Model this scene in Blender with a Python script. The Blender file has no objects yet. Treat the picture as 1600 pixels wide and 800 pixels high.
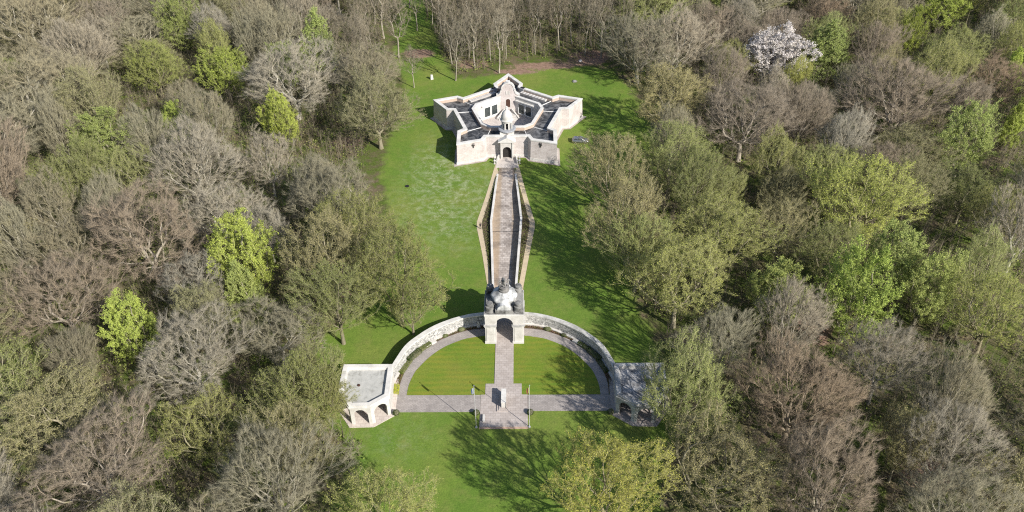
import bpy, math, random
import numpy as np
from mathutils import Vector, Matrix
from mathutils.geometry import tessellate_polygon

SC = bpy.context.scene
COL = SC.collection
R = math.radians
rng = np.random.default_rng(7)
random.seed(7)

# ------------------------------------------------------------------ camera, sky, sun, exposure
F_PX, PITCH, YAW, ROLL = 1305.99, 0.66496, -0.01604, -0.01649
CAM = np.array([3.7247, -106.0885, 116.341])
_f = np.array([math.sin(YAW) * math.cos(PITCH), math.cos(YAW) * math.cos(PITCH), -math.sin(PITCH)])
_r = np.array([math.cos(YAW), -math.sin(YAW), 0.0])
_u = np.cross(_r, _f)
AX_R = _r * math.cos(ROLL) + _u * math.sin(ROLL)
AX_U = -_r * math.sin(ROLL) + _u * math.cos(ROLL)
AX_F = _f
cd = bpy.data.cameras.new("camera")
cam = bpy.data.objects.new("camera", cd)
COL.objects.link(cam)
M = Matrix(((AX_R[0], AX_U[0], -AX_F[0], CAM[0]), (AX_R[1], AX_U[1], -AX_F[1], CAM[1]),
            (AX_R[2], AX_U[2], -AX_F[2], CAM[2]), (0, 0, 0, 1)))
cam.matrix_world = M
cd.sensor_fit = 'HORIZONTAL'
cd.sensor_width = 36.0
cd.lens = 36.0 * F_PX / 1600.0
cd.clip_start = 1.0
cd.clip_end = 6000.0
SC.camera = cam

def project(p):
    d = np.asarray(p, float) - CAM
    z = d @ AX_F
    return 800 + F_PX * (d @ AX_R) / z, 400 - F_PX * (d @ AX_U) / z

def ground(px, py, z=0.0):
    d = AX_F + AX_R * (px - 800) / F_PX - AX_U * (py - 400) / F_PX
    t = (z - CAM[2]) / d[2]
    return CAM + d * t

SUN_EL = R(34.5)
SUN_AZ = R(134.5)          # clockwise from +Y
w = bpy.data.worlds.new("World")
SC.world = w
w.use_nodes = True
nt = w.node_tree
bg = nt.nodes["Background"]
sky = nt.nodes.new("ShaderNodeTexSky")
sky.sky_type = 'NISHITA'
sky.sun_disc = False
sky.sun_elevation = SUN_EL
sky.sun_rotation = SUN_AZ
nt.links.new(sky.outputs[0], bg.inputs[0])
bg.inputs[1].default_value = 0.10
sl = bpy.data.lights.new("sun", 'SUN')
sl.energy = 4.9
sl.angle = R(0.5)
sl.color = (1.0, 0.95, 0.87)
sun = bpy.data.objects.new("sun", sl)
COL.objects.link(sun)
sd = Vector((math.sin(SUN_AZ) * math.cos(SUN_EL), math.cos(SUN_AZ) * math.cos(SUN_EL), math.sin(SUN_EL)))
sun.rotation_euler = sd.to_track_quat('Z', 'Y').to_euler()
sun.location = (60, -60, 120)
SC.view_settings.view_transform = 'Standard'
SC.view_settings.look = 'None'
SC.view_settings.exposure = 0.58
SC.view_settings.gamma = 1.0
SC.render.engine = 'CYCLES'
SC.cycles.use_denoising = False
SC.cycles.filter_width = 1.15
SC.cycles.max_bounces = 5
SC.cycles.diffuse_bounces = 3
SC.cycles.transparent_max_bounces = 4

# ------------------------------------------------------------------ tags and mesh helpers
def tag(o, label=None, cat=None, group=None, kind=None):
    if label: o["label"] = label
    if cat: o["category"] = cat
    if group: o["group"] = group
    if kind: o["kind"] = kind
    return o

def empty(name, loc=(0, 0, 0), rz=0.0, label=None, cat=None, group=None):
    o = bpy.data.objects.new(name, None)
    o.empty_display_size = 0.5
    COL.objects.link(o)
    o.location = loc
    o.rotation_euler = (0, 0, rz)
    return tag(o, label, cat, group)

def link_mesh(name, me, parent=None):
    o = bpy.data.objects.new(name, me)
    COL.objects.link(o)
    if parent: o.parent = parent
    return o

class MB:
    def __init__(s):
        s.v, s.f, s.m = [], [], []
    def add(s, vs, fs, mi=0):
        b = len(s.v)
        s.v += [tuple(map(float, p)) for p in vs]
        s.f += [tuple(b + i for i in f) for f in fs]
        s.m += [mi] * len(fs)
        return s
    def box(s, c, d, rz=0.0, mi=0, taper=1.0):
        x, y, z = d[0] / 2, d[1] / 2, d[2] / 2
        ca, sa = math.cos(rz), math.sin(rz)
        vs = []
        for dz in (-1, 1):
            k = taper if dz > 0 else 1.0
            for dx, dy in ((-1, -1), (1, -1), (1, 1), (-1, 1)):
                px, py = dx * x * k, dy * y * k
                vs.append((c[0] + px * ca - py * sa, c[1] + px * sa + py * ca, c[2] + dz * z))
        return s.add(vs, [(3, 2, 1, 0), (4, 5, 6, 7), (0, 1, 5, 4), (1, 2, 6, 5), (2, 3, 7, 6), (3, 0, 4, 7)], mi)
    def prism(s, poly, z0, z1, mi=0, poly_top=None, bottom=True):
        n = len(poly)
        pt = poly_top or poly
        vs = [(p[0], p[1], z0) for p in poly] + [(p[0], p[1], z1) for p in pt]
        fs = [(i, (i + 1) % n, n + (i + 1) % n, n + i) for i in range(n)]
        fs.append(tuple(range(n, 2 * n)))
        if bottom: fs.append(tuple(range(n - 1, -1, -1)))
        return s.add(vs, fs, mi)
    def sheet(s, poly, z, mi=0):
        return s.add([(p[0], p[1], z) for p in poly], [tuple(range(len(poly)))], mi)
    def holed(s, outer, hole, z, mi=0):
        pts = [Vector((p[0], p[1], 0)) for p in outer], [Vector((p[0], p[1], 0)) for p in hole]
        allp = list(outer) + list(hole)
        tri = tessellate_polygon(pts)
        fs = []
        for t in tri:
            a, b, c = [allp[i] for i in t]
            if (b[0] - a[0]) * (c[1] - a[1]) - (b[1] - a[1]) * (c[0] - a[0]) < 0: t = t[::-1]
            fs.append(tuple(t))
        return s.add([(p[0], p[1], z) for p in allp], fs, mi)
    def ring(s, outer, inner, z0, z1, mi=0, outer_top=None, inner_top=None):
        """closed ring solid between two polygons of equal length"""
        n = len(outer)
        ot, it = outer_top or outer, inner_top or inner
        vs = [(p[0], p[1], z0) for p in outer] + [(p[0], p[1], z1) for p in ot] + \
             [(p[0], p[1], z1) for p in it] + [(p[0], p[1], z0) for p in inner]
        fs = []
        for i in range(n):
            j = (i + 1) % n
            for a in range(4):
                b = (a + 1) % 4
                fs.append((a * n + i, a * n + j, b * n + j, b * n + i))
        return s.add(vs, fs, mi)
    def ribbon(s, pts_a, pts_b, z0, z1, mi=0):
        """open wall solid; side a and side b polylines, per-point z allowed"""
        n = len(pts_a)
        Z0 = z0 if hasattr(z0, '__len__') else [z0] * n
        Z1 = z1 if hasattr(z1, '__len__') else [z1] * n
        vs = [(p[0], p[1], Z0[i]) for i, p in enumerate(pts_a)] + [(p[0], p[1], Z1[i]) for i, p in enumerate(pts_a)] + \
             [(p[0], p[1], Z1[i]) for i, p in enumerate(pts_b)] + [(p[0], p[1], Z0[i]) for i, p in enumerate(pts_b)]
        fs = []
        for i in range(n - 1):
            for a in range(4):
                b = (a + 1) % 4
                fs.append((a * n + i, a * n + i + 1, b * n + i + 1, b * n + i))
        fs.append((0, n, 2 * n, 3 * n))
        e = n - 1
        fs.append((3 * n + e, 2 * n + e, n + e, e))
        return s.add(vs, fs, mi)
    def strip(s, a, b, z, mi=0):
        n = len(a)
        Z = z if hasattr(z, '__len__') else [z] * n
        vs = [(p[0], p[1], Z[i]) for i, p in enumerate(a)] + [(p[0], p[1], Z[i]) for i, p in enumerate(b)]
        return s.add(vs, [(i, i + 1, n + i + 1, n + i) for i in range(n - 1)], mi)
    def lathe(s, prof, c=(0, 0, 0), n=24, mi=0, sx=1.0, sy=1.0, ripple=0.0, nr=8):
        vs, fs = [], []
        for r, z in prof:
            for k in range(n):
                a = 2 * math.pi * k / n
                rr = r * (1 + ripple * math.cos(nr * a))
                vs.append((c[0] + rr * sx * math.cos(a), c[1] + rr * sy * math.sin(a), c[2] + z))
        m = len(prof)
        for i in range(m - 1):
            for k in range(n):
                j = (k + 1) % n
                fs.append((i * n + k, i * n + j, (i + 1) * n + j, (i + 1) * n + k))
        fs.append(tuple(range(n - 1, -1, -1)))
        fs.append(tuple((m - 1) * n + k for k in range(n)))
        return s.add(vs, fs, mi)
    def tube(s, p, q, r0, r1=None, n=6, mi=0):
        r1 = r0 if r1 is None else r1
        p, q = Vector(p), Vector(q)
        d = (q - p).normalized()
        a = d.orthogonal().normalized()
        b = d.cross(a)
        vs = []
        for c, r in ((p, r0), (q, r1)):
            for k in range(n):
                t = 2 * math.pi * k / n
                vs.append(c + a * (r * math.cos(t)) + b * (r * math.sin(t)))
        fs = [(k, (k + 1) % n, n + (k + 1) % n, n + k) for k in range(n)]
        fs += [tuple(range(n - 1, -1, -1)), tuple(range(n, 2 * n))]
        return s.add(vs, fs, mi)
    def extrude_xz(s, outline, y0, y1, origin=(0, 0, 0), rz=0.0, mi=0):
        """outline in a vertical plane (u, z); thickness along local y; placed by origin/rz"""
        n = len(outline)
        ca, sa = math.cos(rz), math.sin(rz)
        vs = []
        for y in (y0, y1):
            for u, z in outline:
                vs.append((origin[0] + u * ca - y * sa, origin[1] + u * sa + y * ca, origin[2] + z))
        fs = [tuple(range(n)), tuple(range(2 * n - 1, n - 1, -1))]
        fs += [((i + 1) % n, i, n + i, n + (i + 1) % n) for i in range(n)]
        return s.add(vs, fs, mi)
    def build(s, name, mats, parent=None, smooth=False, loc=None):
        me = bpy.data.meshes.new(name)
        me.from_pydata(s.v, [], s.f)
        if not isinstance(mats, (list, tuple)): mats = [mats]
        for m in mats: me.materials.append(m)
        if len(mats) > 1: me.polygons.foreach_set("material_index", s.m)
        if smooth: me.polygons.foreach_set("use_smooth", [True] * len(me.polygons))
        me.validate()
        me.update()
        import bmesh
        bm = bmesh.new()
        bm.from_mesh(me)
        bmesh.ops.recalc_face_normals(bm, faces=bm.faces)
        bm.to_mesh(me)
        bm.free()
        o = link_mesh(name, me, parent)
        if loc: o.location = loc
        return o

def np_mesh(name, V, F, mats, mat_idx=None, k=3):
    """fast mesh from numpy arrays; F (n,k)"""
    me = bpy.data.meshes.new(name)
    V = np.ascontiguousarray(V, np.float32)
    F = np.ascontiguousarray(F, np.int32)
    me.vertices.add(len(V))
    me.vertices.foreach_set("co", V.ravel())
    me.loops.add(F.size)
    me.loops.foreach_set("vertex_index", F.ravel())
    me.polygons.add(len(F))
    me.polygons.foreach_set("loop_start", np.arange(0, F.size, k, dtype=np.int32))
    for m in mats: me.materials.append(m)
    if mat_idx is not None: me.polygons.foreach_set("material_index", np.ascontiguousarray(mat_idx, np.int32))
    me.update(calc_edges=True)
    return me

def offset_poly(P, d):
    """mitred offset of a CCW polygon, positive d outward"""
    n = len(P)
    out = []
    for i in range(n):
        a, b, c = np.array(P[i - 1]), np.array(P[i]), np.array(P[(i + 1) % n])
        e1 = (b - a) / np.linalg.norm(b - a)
        e2 = (c - b) / np.linalg.norm(c - b)
        n1 = np.array([e1[1], -e1[0]])
        n2 = np.array([e2[1], -e2[0]])
        m = n1 + n2
        m = m / max(0.3, (1 + n1 @ n2))
        out.append(tuple(b + m * d))
    return out

def spline(pts, n):
    P = np.array(pts, float)
    t = np.concatenate([[0], np.cumsum(np.linalg.norm(np.diff(P, axis=0), axis=1))])
    # Catmull-Rom resampled evenly
    Q = np.vstack([2 * P[0] - P[1], P, 2 * P[-1] - P[-2]])
    dense = []
    for i in range(len(P) - 1):
        p0, p1, p2, p3 = Q[i:i + 4]
        for u in np.linspace(0, 1, 20, endpoint=False):
            dense.append(0.5 * (2 * p1 + (p2 - p0) * u + (2 * p0 - 5 * p1 + 4 * p2 - p3) * u * u + (3 * p1 - p0 - 3 * p2 + p3) * u ** 3))
    dense.append(P[-1])
    D = np.array(dense)
    t = np.concatenate([[0], np.cumsum(np.linalg.norm(np.diff(D, axis=0), axis=1))])
    s = np.linspace(0, t[-1], n)
    return [(float(np.interp(a, t, D[:, 0])), float(np.interp(a, t, D[:, 1]))) for a in s]

# ------------------------------------------------------------------ materials
def new_mat(name):
    m = bpy.data.materials.new(name)
    m.use_nodes = True
    n = m.node_tree
    b = n.nodes["Principled BSDF"]
    return m, n, b

def N(n, t, **kw):
    x = n.nodes.new(t)
    for k, v in kw.items(): setattr(x, k, v)
    return x

def coords(n, world=True):
    if world:
        g = N(n, "ShaderNodeNewGeometry")
        return g.outputs["Position"]
    return N(n, "ShaderNodeTexCoord").outputs["Object"]

def noise(n, vec, scale, detail=4, rough=0.6, dist=0.0):
    x = N(n, "ShaderNodeTexNoise")
    x.inputs["Scale"].default_value = scale
    x.inputs["Detail"].default_value = detail
    x.inputs["Roughness"].default_value = rough
    x.inputs["Distortion"].default_value = dist
    n.links.new(vec, x.inputs["Vector"])
    return x.outputs["Fac"]

def ramp(n, fac, stops):
    x = N(n, "ShaderNodeValToRGB")
    el = x.color_ramp.elements
    while len(el) < len(stops): el.new(0.5)
    for e, (p, c) in zip(el, stops):
        e.position = p
        e.color = (*c, 1) if len(c) == 3 else c
    n.links.new(fac, x.inputs["Fac"])
    return x.outputs["Color"]

def gray(n, fac, a, b, lo=0.0, hi=1.0):
    x = N(n, "ShaderNodeMapRange")
    x.inputs["From Min"].default_value = a
    x.inputs["From Max"].default_value = b
    x.inputs["To Min"].default_value = lo
    x.inputs["To Max"].default_value = hi
    n.links.new(fac, x.inputs["Value"])
    return x.outputs["Result"]

def mix(n, a, b, fac, mode='MIX'):
    x = N(n, "ShaderNodeMix", data_type='RGBA', blend_type=mode)
    for v, s in ((a, "A"), (b, "B")):
        idx = 6 if s == "A" else 7
        if isinstance(v, tuple): x.inputs[idx].default_value = (*v, 1)
        else: n.links.new(v, x.inputs[idx])
    if isinstance(fac, (int, float)): x.inputs[0].default_value = fac
    else: n.links.new(fac, x.inputs[0])
    return x.outputs[2]

def math_(n, op, a, b=None):
    x = N(n, "ShaderNodeMath", operation=op)
    for i, v in enumerate((a, b)):
        if v is None: continue
        if isinstance(v, (int, float)): x.inputs[i].default_value = v
        else: n.links.new(v, x.inputs[i])
    return x.outputs[0]

def bump(n, b, h, strength=0.3, dist=0.05):
    x = N(n, "ShaderNodeBump")
    x.inputs["Strength"].default_value = strength
    x.inputs["Distance"].default_value = dist
    n.links.new(h, x.inputs["Height"])
    n.links.new(x.outputs["Normal"], b.inputs["Normal"])

def finish(n, b, col, rough=0.85, spec=0.2):
    if isinstance(col, tuple): b.inputs["Base Color"].default_value = (*col, 1)
    else: n.links.new(col, b.inputs["Base Color"])
    b.inputs["Roughness"].default_value = rough
    b.inputs["Specular IOR Level"].default_value = spec

def mat_stone(name, base, dirt, amount=0.5, blocks=None, streak=True):
    m, n, b = new_mat(name)
    p = coords(n)
    f1 = gray(n, noise(n, p, 0.55, 6, 0.65), 0.42, 0.68)
    c = mix(n, base, dirt, math_(n, 'MULTIPLY', f1, amount))
    f2 = noise(n, p, 4.0, 5, 0.7)
    c = mix(n, c, tuple(x * 0.72 for x in base), gray(n, f2, 0.5, 0.75, 0, 0.55))
    if streak:
        mp = N(n, "ShaderNodeMapping")
        mp.inputs["Scale"].default_value = (2.2, 2.2, 0.18)
        n.links.new(p, mp.inputs["Vector"])
        c = mix(n, c, dirt, gray(n, noise(n, mp.outputs[0], 1.0, 4, 0.7), 0.55, 0.75, 0, 0.5 * amount))
    if blocks:
        br = N(n, "ShaderNodeTexBrick")
        br.inputs["Scale"].default_value = 1.0
        br.inputs["Brick Width"].default_value = blocks[0]
        br.inputs["Row Height"].default_value = blocks[1]
        br.inputs["Mortar Size"].default_value = 0.02
        br.inputs["Color1"].default_value = (1, 1, 1, 1)
        br.inputs["Color2"].default_value = (0.92, 0.915, 0.91, 1)
        br.inputs["Mortar"].default_value = (0.62, 0.6, 0.57, 1)
        # run the courses along the wall: (x+y, z)
        sx = N(n, "ShaderNodeSeparateXYZ")
        n.links.new(p, sx.inputs[0])
        cx = N(n, "ShaderNodeCombineXYZ")
        n.links.new(math_(n, 'ADD', sx.outputs[0], math_(n, 'MULTIPLY', sx.outputs[1], 0.7)), cx.inputs[0])
        n.links.new(sx.outputs[2], cx.inputs[1])
        n.links.new(cx.outputs[0], br.inputs["Vector"])
        c = mix(n, c, br.outputs["Color"], 0.8, 'MULTIPLY')
    bump(n, b, f2, 0.25, 0.03)
    finish(n, b, c, 0.85)
    return m

def mat_plain(name, col, var=0.25, scale=2.0, rough=0.6, metal=0.0, spec=0.3):
    m, n, b = new_mat(name)
    p = coords(n, False)
    c = mix(n, col, tuple(x * (1 - var) for x in col), gray(n, noise(n, p, scale, 4), 0.4, 0.65))
    finish(n, b, c, rough, spec)
    b.inputs["Metallic"].default_value = metal
    return m

def mat_paving(name, c1, c2, mortar, bw, rh, rot=0.0, stain=(0.1, 0.09, 0.08), amt=0.5, sc=0.35, edge=None):
    m, n, b = new_mat(name)
    p = coords(n)
    mp = N(n, "ShaderNodeMapping")
    mp.inputs["Rotation"].default_value = (0, 0, rot)
    n.links.new(p, mp.inputs["Vector"])
    br = N(n, "ShaderNodeTexBrick")
    br.inputs["Scale"].default_value = 1.0
    br.inputs["Brick Width"].default_value = bw
    br.inputs["Row Height"].default_value = rh
    br.inputs["Mortar Size"].default_value = 0.025
    br.inputs["Color1"].default_value = (*c1, 1)
    br.inputs["Color2"].default_value = (*c2, 1)
    br.inputs["Mortar"].default_value = (*mortar, 1)
    n.links.new(mp.outputs[0], br.inputs["Vector"])
    c = br.outputs["Color"]
    if edge:
        sx = N(n, "ShaderNodeSeparateXYZ")
        n.links.new(p, sx.inputs[0])
        ax = math_(n, 'ABSOLUTE', math_(n, 'ADD', sx.outputs[0], 0.1))
        c = mix(n, c, edge, gray(n, ax, 1.1, 1.7, 0, 0.75))
    f = noise(n, p, sc, 7, 0.72)
    c = mix(n, c, stain, gray(n, f, 0.46, 0.72, 0, amt))
    f2 = noise(n, p, 2.5, 5, 0.7)
    c = mix(n, c, tuple(x * 0.7 for x in c1), gray(n, f2, 0.5, 0.75, 0, 0.5))
    bump(n, b, br.outputs["Fac"], -0.2, 0.02)
    finish(n, b, c, 0.9)
    return m

def mat_foliage(name, leaf_gain=1.0, transl=0.3):
    """colour comes from the object's own colour, broken up by noise; leaves let some light through"""
    m, n, b = new_mat(name)
    n.nodes.remove(b)
    oi = N(n, "ShaderNodeObjectInfo")
    p = coords(n)
    f = noise(n, p, 0.9, 3, 0.6)
    f2 = noise(n, p, 0.22, 3, 0.6)
    c = mix(n, oi.outputs["Color"], (0.10, 0.085, 0.05), gray(n, f2, 0.5, 0.75, 0, 0.4))
    c = mix(n, c, (1.35, 1.3, 1.1), gray(n, f, 0.35, 0.7, 0, 1), 'MULTIPLY')
    d = N(n, "ShaderNodeBsdfDiffuse")
    t = N(n, "ShaderNodeBsdfTranslucent")
    ms = N(n, "ShaderNodeMixShader")
    ms.inputs[0].default_value = transl
    n.links.new(c, d.inputs["Color"])
    n.links.new(c, t.inputs["Color"])
    n.links.new(d.outputs[0], ms.inputs[1])
    n.links.new(t.outputs[0], ms.inputs[2])
    n.links.new(ms.outputs[0], n.nodes["Material Output"].inputs["Surface"])
    return m

def mat_twig():
    m, n, b = new_mat("twig_bark")
    oi = N(n, "ShaderNodeObjectInfo")
    p = coords(n)
    c = mix(n, (0.24, 0.215, 0.165), oi.outputs["Color"], 0.55)
    c = mix(n, c, (1.4, 1.35, 1.25), gray(n, noise(n, p, 0.5, 3), 0.35, 0.7), 'MULTIPLY')
    finish(n, b, c, 0.9, 0.1)
    return m

def mat_bark():
    m, n, b = new_mat("trunk_bark")
    oi = N(n, "ShaderNodeObjectInfo")
    p = coords(n, False)
    mp = N(n, "ShaderNodeMapping")
    mp.inputs["Scale"].default_value = (3, 3, 0.6)
    n.links.new(p, mp.inputs["Vector"])
    f = noise(n, mp.outputs[0], 2.0, 6, 0.7)
    c = mix(n, oi.outputs["Color"], (0.07, 0.06, 0.045), gray(n, f, 0.45, 0.75, 0, 0.8))
    c = mix(n, c, (0.2, 0.2, 0.07), gray(n, noise(n, p, 0.6, 4), 0.52, 0.72, 0, 0.5))
    bump(n, b, f, 0.6, 0.05)
    finish(n, b, c, 0.95, 0.1)
    return m

STONE = mat_stone("pale_limestone", (0.565, 0.545, 0.515), (0.30, 0.28, 0.25), 0.55)
BLOCK = mat_stone("limestone_blocks", (0.565, 0.515, 0.495), (0.36, 0.31, 0.285), 0.6, (1.1, 0.45))
WEATH = mat_stone("weathered_stone", (0.27, 0.265, 0.25), (0.035, 0.035, 0.034), 1.0)
DCOPE = mat_stone("darker_coping", (0.5, 0.49, 0.46), (0.15, 0.15, 0.14), 0.8)  # greyer, darker coping stone for the right curved wall
COPE = mat_stone("coping_stone", (0.62, 0.605, 0.575), (0.28, 0.27, 0.25), 0.5)
PANEL = mat_stone("ochre_panel_stone", (0.47, 0.37, 0.30), (0.35, 0.28, 0.22), 0.4, streak=False)

def mat_flint():
    m, n, b = new_mat("knapped_flint")
    p = coords(n)
    v = N(n, "ShaderNodeTexVoronoi")
    v.inputs["Scale"].default_value = 4.2
    n.links.new(p, v.inputs["Vector"])
    sx = N(n, "ShaderNodeSeparateColor")
    n.links.new(v.outputs["Color"], sx.inputs[0])
    c = ramp(n, sx.outputs[0], [(0.0, (0.16, 0.16, 0.155)), (0.3, (0.30, 0.295, 0.285)), (0.6, (0.40, 0.395, 0.38)), (0.9, (0.5, 0.49, 0.47)), (1.0, (0.6, 0.59, 0.57))])
    c = mix(n, c, (0.2, 0.19, 0.18), gray(n, noise(n, p, 0.5, 5, 0.7), 0.55, 0.8, 0, 0.5))
    bump(n, b, v.outputs["Distance"], -0.6, 0.05)
    finish(n, b, c, 0.6, 0.4)
    return m
FLINT = mat_flint()

def mat_roof():
    m, n, b = new_mat("grey_roof_membrane")
    p = coords(n)
    f = noise(n, p, 0.45, 6, 0.7, 0.8)
    c = ramp(n, f, [(0.38, (0.012, 0.0125, 0.014)), (0.47, (0.05, 0.051, 0.054)), (0.6, (0.15, 0.15, 0.152))])
    c = mix(n, c, (0.15, 0.15, 0.15), gray(n, noise(n, p, 2.2, 6, 0.75), 0.58, 0.8, 0, 0.5))
    finish(n, b, c, 0.55, 0.4)
    return m
ROOF = mat_roof()

def mat_pavroof():
    m, n, b = new_mat("pavilion_roof_screed")
    p = coords(n)
    c = ramp(n, noise(n, p, 0.7, 6, 0.7, 0.5), [(0.3, (0.24, 0.235, 0.215)), (0.45, (0.38, 0.38, 0.36)), (0.7, (0.47, 0.465, 0.44))])
    c = mix(n, c, (0.05, 0.05, 0.05), gray(n, noise(n, p, 2.0, 6, 0.75), 0.6, 0.75, 0, 0.6))
    finish(n, b, c, 0.9)
    return m
PROOF = mat_pavroof()
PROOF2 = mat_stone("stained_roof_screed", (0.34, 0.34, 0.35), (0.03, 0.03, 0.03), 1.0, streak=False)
DARK = mat_plain("interior_shade", (0.03, 0.026, 0.024), 0.3, 1.0, 0.8)  # near-black stands in for the shade inside the doorway and lantern
GLASS, _n, _b = new_mat("window_glass")
finish(_n, _b, mix(_n, (0.03, 0.04, 0.042), (0.05, 0.06, 0.06), gray(_n, noise(_n, coords(_n), 1.2), 0.4, 0.6)), 0.08, 0.5)
WOOD = mat_plain("brown_door_wood", (0.085, 0.042, 0.03), 0.4, 3.0, 0.6)
BRONZE = mat_plain("dark_bronze", (0.06, 0.056, 0.05), 0.5, 1.5, 0.6, 0.2)
BRONZE2 = mat_stone("weathered_bronze", (0.26, 0.25, 0.235), (0.03, 0.03, 0.028), 1.0)
WHITE = mat_plain("white_paint", (0.78, 0.78, 0.77), 0.1, 1.5, 0.5)
GREYP = mat_plain("grey_paint", (0.3, 0.31, 0.33), 0.2, 1.5, 0.5)
BLACKP = mat_plain("black_paint", (0.02, 0.02, 0.022), 0.2, 2.0, 0.5)
SKYL = mat_plain("skylight_sheet", (0.45, 0.43, 0.41), 0.25, 0.8, 0.5)
LEAF = mat_foliage("leaf_buds", transl=0.25)
TWIG = mat_twig()
BARK = mat_bark()
PAVE = mat_paving("pink_grey_setts", (0.37, 0.335, 0.315), (0.29, 0.265, 0.25), (0.20, 0.18, 0.165), 0.6, 0.3, stain=(0.13, 0.115, 0.11), amt=0.55)
PAVE2 = mat_paving("pale_terrace_slabs", (0.43, 0.385, 0.36), (0.37, 0.325, 0.30), (0.26, 0.23, 0.21), 0.9, 0.6, stain=(0.16, 0.13, 0.11), amt=0.5, sc=0.3)
WALK = mat_paving("walkway_slabs", (0.52, 0.465, 0.42), (0.32, 0.275, 0.24), (0.15, 0.13, 0.12), 0.8, 0.7, stain=(0.10, 0.082, 0.07), amt=0.95, sc=0.2, edge=(0.34, 0.25, 0.16))
SAND = mat_paving("sandy_brick_path", (0.62, 0.52, 0.36), (0.55, 0.46, 0.32), (0.42, 0.34, 0.24), 0.22, 0.11, stain=(0.27, 0.22, 0.15), amt=0.5, sc=0.5)
APRON = mat_stone("apron_paving", (0.42, 0.37, 0.34), (0.24, 0.2, 0.17), 0.7, streak=False)

def mat_lawn(name, stripes=False):
    m, n, b = new_mat(name)
    p = coords(n)
    c = ramp(n, noise(n, p, 0.10, 5, 0.6), [(0.35, (0.11, 0.20, 0.024)), (0.5, (0.14, 0.215, 0.028)), (0.66, (0.185, 0.22, 0.04))])
    c = mix(n, c, (0.19, 0.18, 0.05), gray(n, noise(n, p, 0.45, 6, 0.7), 0.5, 0.75, 0, 0.6))
    c = mix(n, c, (0.5, 0.55, 0.5), gray(n, noise(n, p, 3.5, 6, 0.8), 0.38, 0.72), 'MULTIPLY')
    if stripes:
        sx = N(n, "ShaderNodeSeparateXYZ")
        n.links.new(p, sx.inputs[0])
        wv = math_(n, 'SINE', math_(n, 'MULTIPLY', math_(n, 'ADD', sx.outputs[1], math_(n, 'MULTIPLY', noise(n, p, 0.25, 4, 0.7), 1.6)), 2 * math.pi / 1.35))
        c = mix(n, c, (0.24, 0.22, 0.035), math_(n, 'MULTIPLY', gray(n, wv, -0.9, 0.9, 0.15, 0.55), gray(n, noise(n, p, 0.16, 4, 0.6), 0.35, 0.65, 0.15, 1.0)))
    bump(n, b, noise(n, p, 6.0, 4, 0.7), 0.5, 0.08)
    finish(n, b, c, 0.95, 0.1)
    return m
LAWN = mat_lawn("mown_lawn_grass", True)

def mat_ground():
    m, n, b = new_mat("meadow_and_forest_floor")
    p = coords(n)
    at = N(n, "ShaderNodeAttribute", attribute_name="lawn")
    dt = N(n, "ShaderNodeAttribute", attribute_name="dirt")
    dz = N(n, "ShaderNodeAttribute", attribute_name="daisy")
    # grass
    g = ramp(n, noise(n, p, 0.06, 5, 0.6), [(0.36, (0.10, 0.18, 0.022)), (0.5, (0.14, 0.205, 0.03)), (0.64, (0.205, 0.225, 0.05))])
    g = mix(n, g, (0.21, 0.195, 0.065), gray(n, noise(n, p, 0.3, 7, 0.72), 0.48, 0.74, 0, 0.8))
    g = mix(n, g, (0.62, 0.7, 0.6), gray(n, noise(n, p, 0.8, 7, 0.8), 0.42, 0.66), 'MULTIPLY')
    g = mix(n, g, (0.5, 0.55, 0.5), gray(n, noise(n, p, 2.6, 7, 0.8), 0.42, 0.72), 'MULTIPLY')
    g = mix(n, g, (0.17, 0.25, 0.062), 0.27)
    # daisies in drifts
    v = N(n, "ShaderNodeTexVoronoi")
    v.inputs["Scale"].default_value = 2.2
    n.links.new(p, v.inputs["Vector"])
    sp = math_(n, 'LESS_THAN', v.outputs["Distance"], 0.25)
    dr = gray(n, noise(n, p, 0.22, 5, 0.7), 0.47, 0.66)
    ds = math_(n, 'MULTIPLY', math_(n, 'MULTIPLY', sp, dr), dz.outputs["Fac"])
    g = mix(n, g, (0.42, 0.44, 0.3), math_(n, 'MULTIPLY', dz.outputs['Fac'], gray(n, noise(n, p, 0.5, 7, 0.8), 0.47, 0.66, 0, 0.6)))
    g = mix(n, g, (0.5, 0.5, 0.4), math_(n, 'MULTIPLY', ds, 0.6))
    # woodland floor
    w_ = ramp(n, noise(n, p, 0.12, 6, 0.65), [(0.3, (0.08, 0.115, 0.025)), (0.47, (0.13, 0.125, 0.06)), (0.6, (0.17, 0.135, 0.09)), (0.75, (0.09, 0.12, 0.03))])
    w_ = mix(n, w_, (0.095, 0.145, 0.025), gray(n, noise(n, p, 0.35, 5, 0.7), 0.46, 0.6, 0, 0.85))
    w_ = mix(n, w_, (0.45, 0.42, 0.4), gray(n, noise(n, p, 2.0, 6, 0.8), 0.4, 0.7), 'MULTIPLY')
    edge = math_(n, 'ADD', at.outputs["Fac"], math_(n, 'MULTIPLY', math_(n, 'SUBTRACT', noise(n, p, 0.3, 5, 0.7), 0.5), 0.9))
    c = mix(n, w_, g, gray(n, edge, 0.4, 0.6))
    de = math_(n, 'ADD', dt.outputs["Fac"], math_(n, 'MULTIPLY', math_(n, 'SUBTRACT', noise(n, p, 0.5, 6, 0.75), 0.5), 1.1))
    soil = ramp(n, noise(n, p, 1.0, 6, 0.7), [(0.3, (0.14, 0.09, 0.065)), (0.7, (0.32, 0.22, 0.165))])
    c = mix(n, c, soil, gray(n, de, 0.45, 0.7))
    bump(n, b, noise(n, p, 3.0, 5, 0.7), 0.6, 0.15)
    finish(n, b, c, 0.97, 0.05)
    return m
GROUND = mat_ground()
SOIL = mat_plain("bed_soil", (0.13, 0.09, 0.065), 0.5, 2.0, 0.95)

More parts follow.
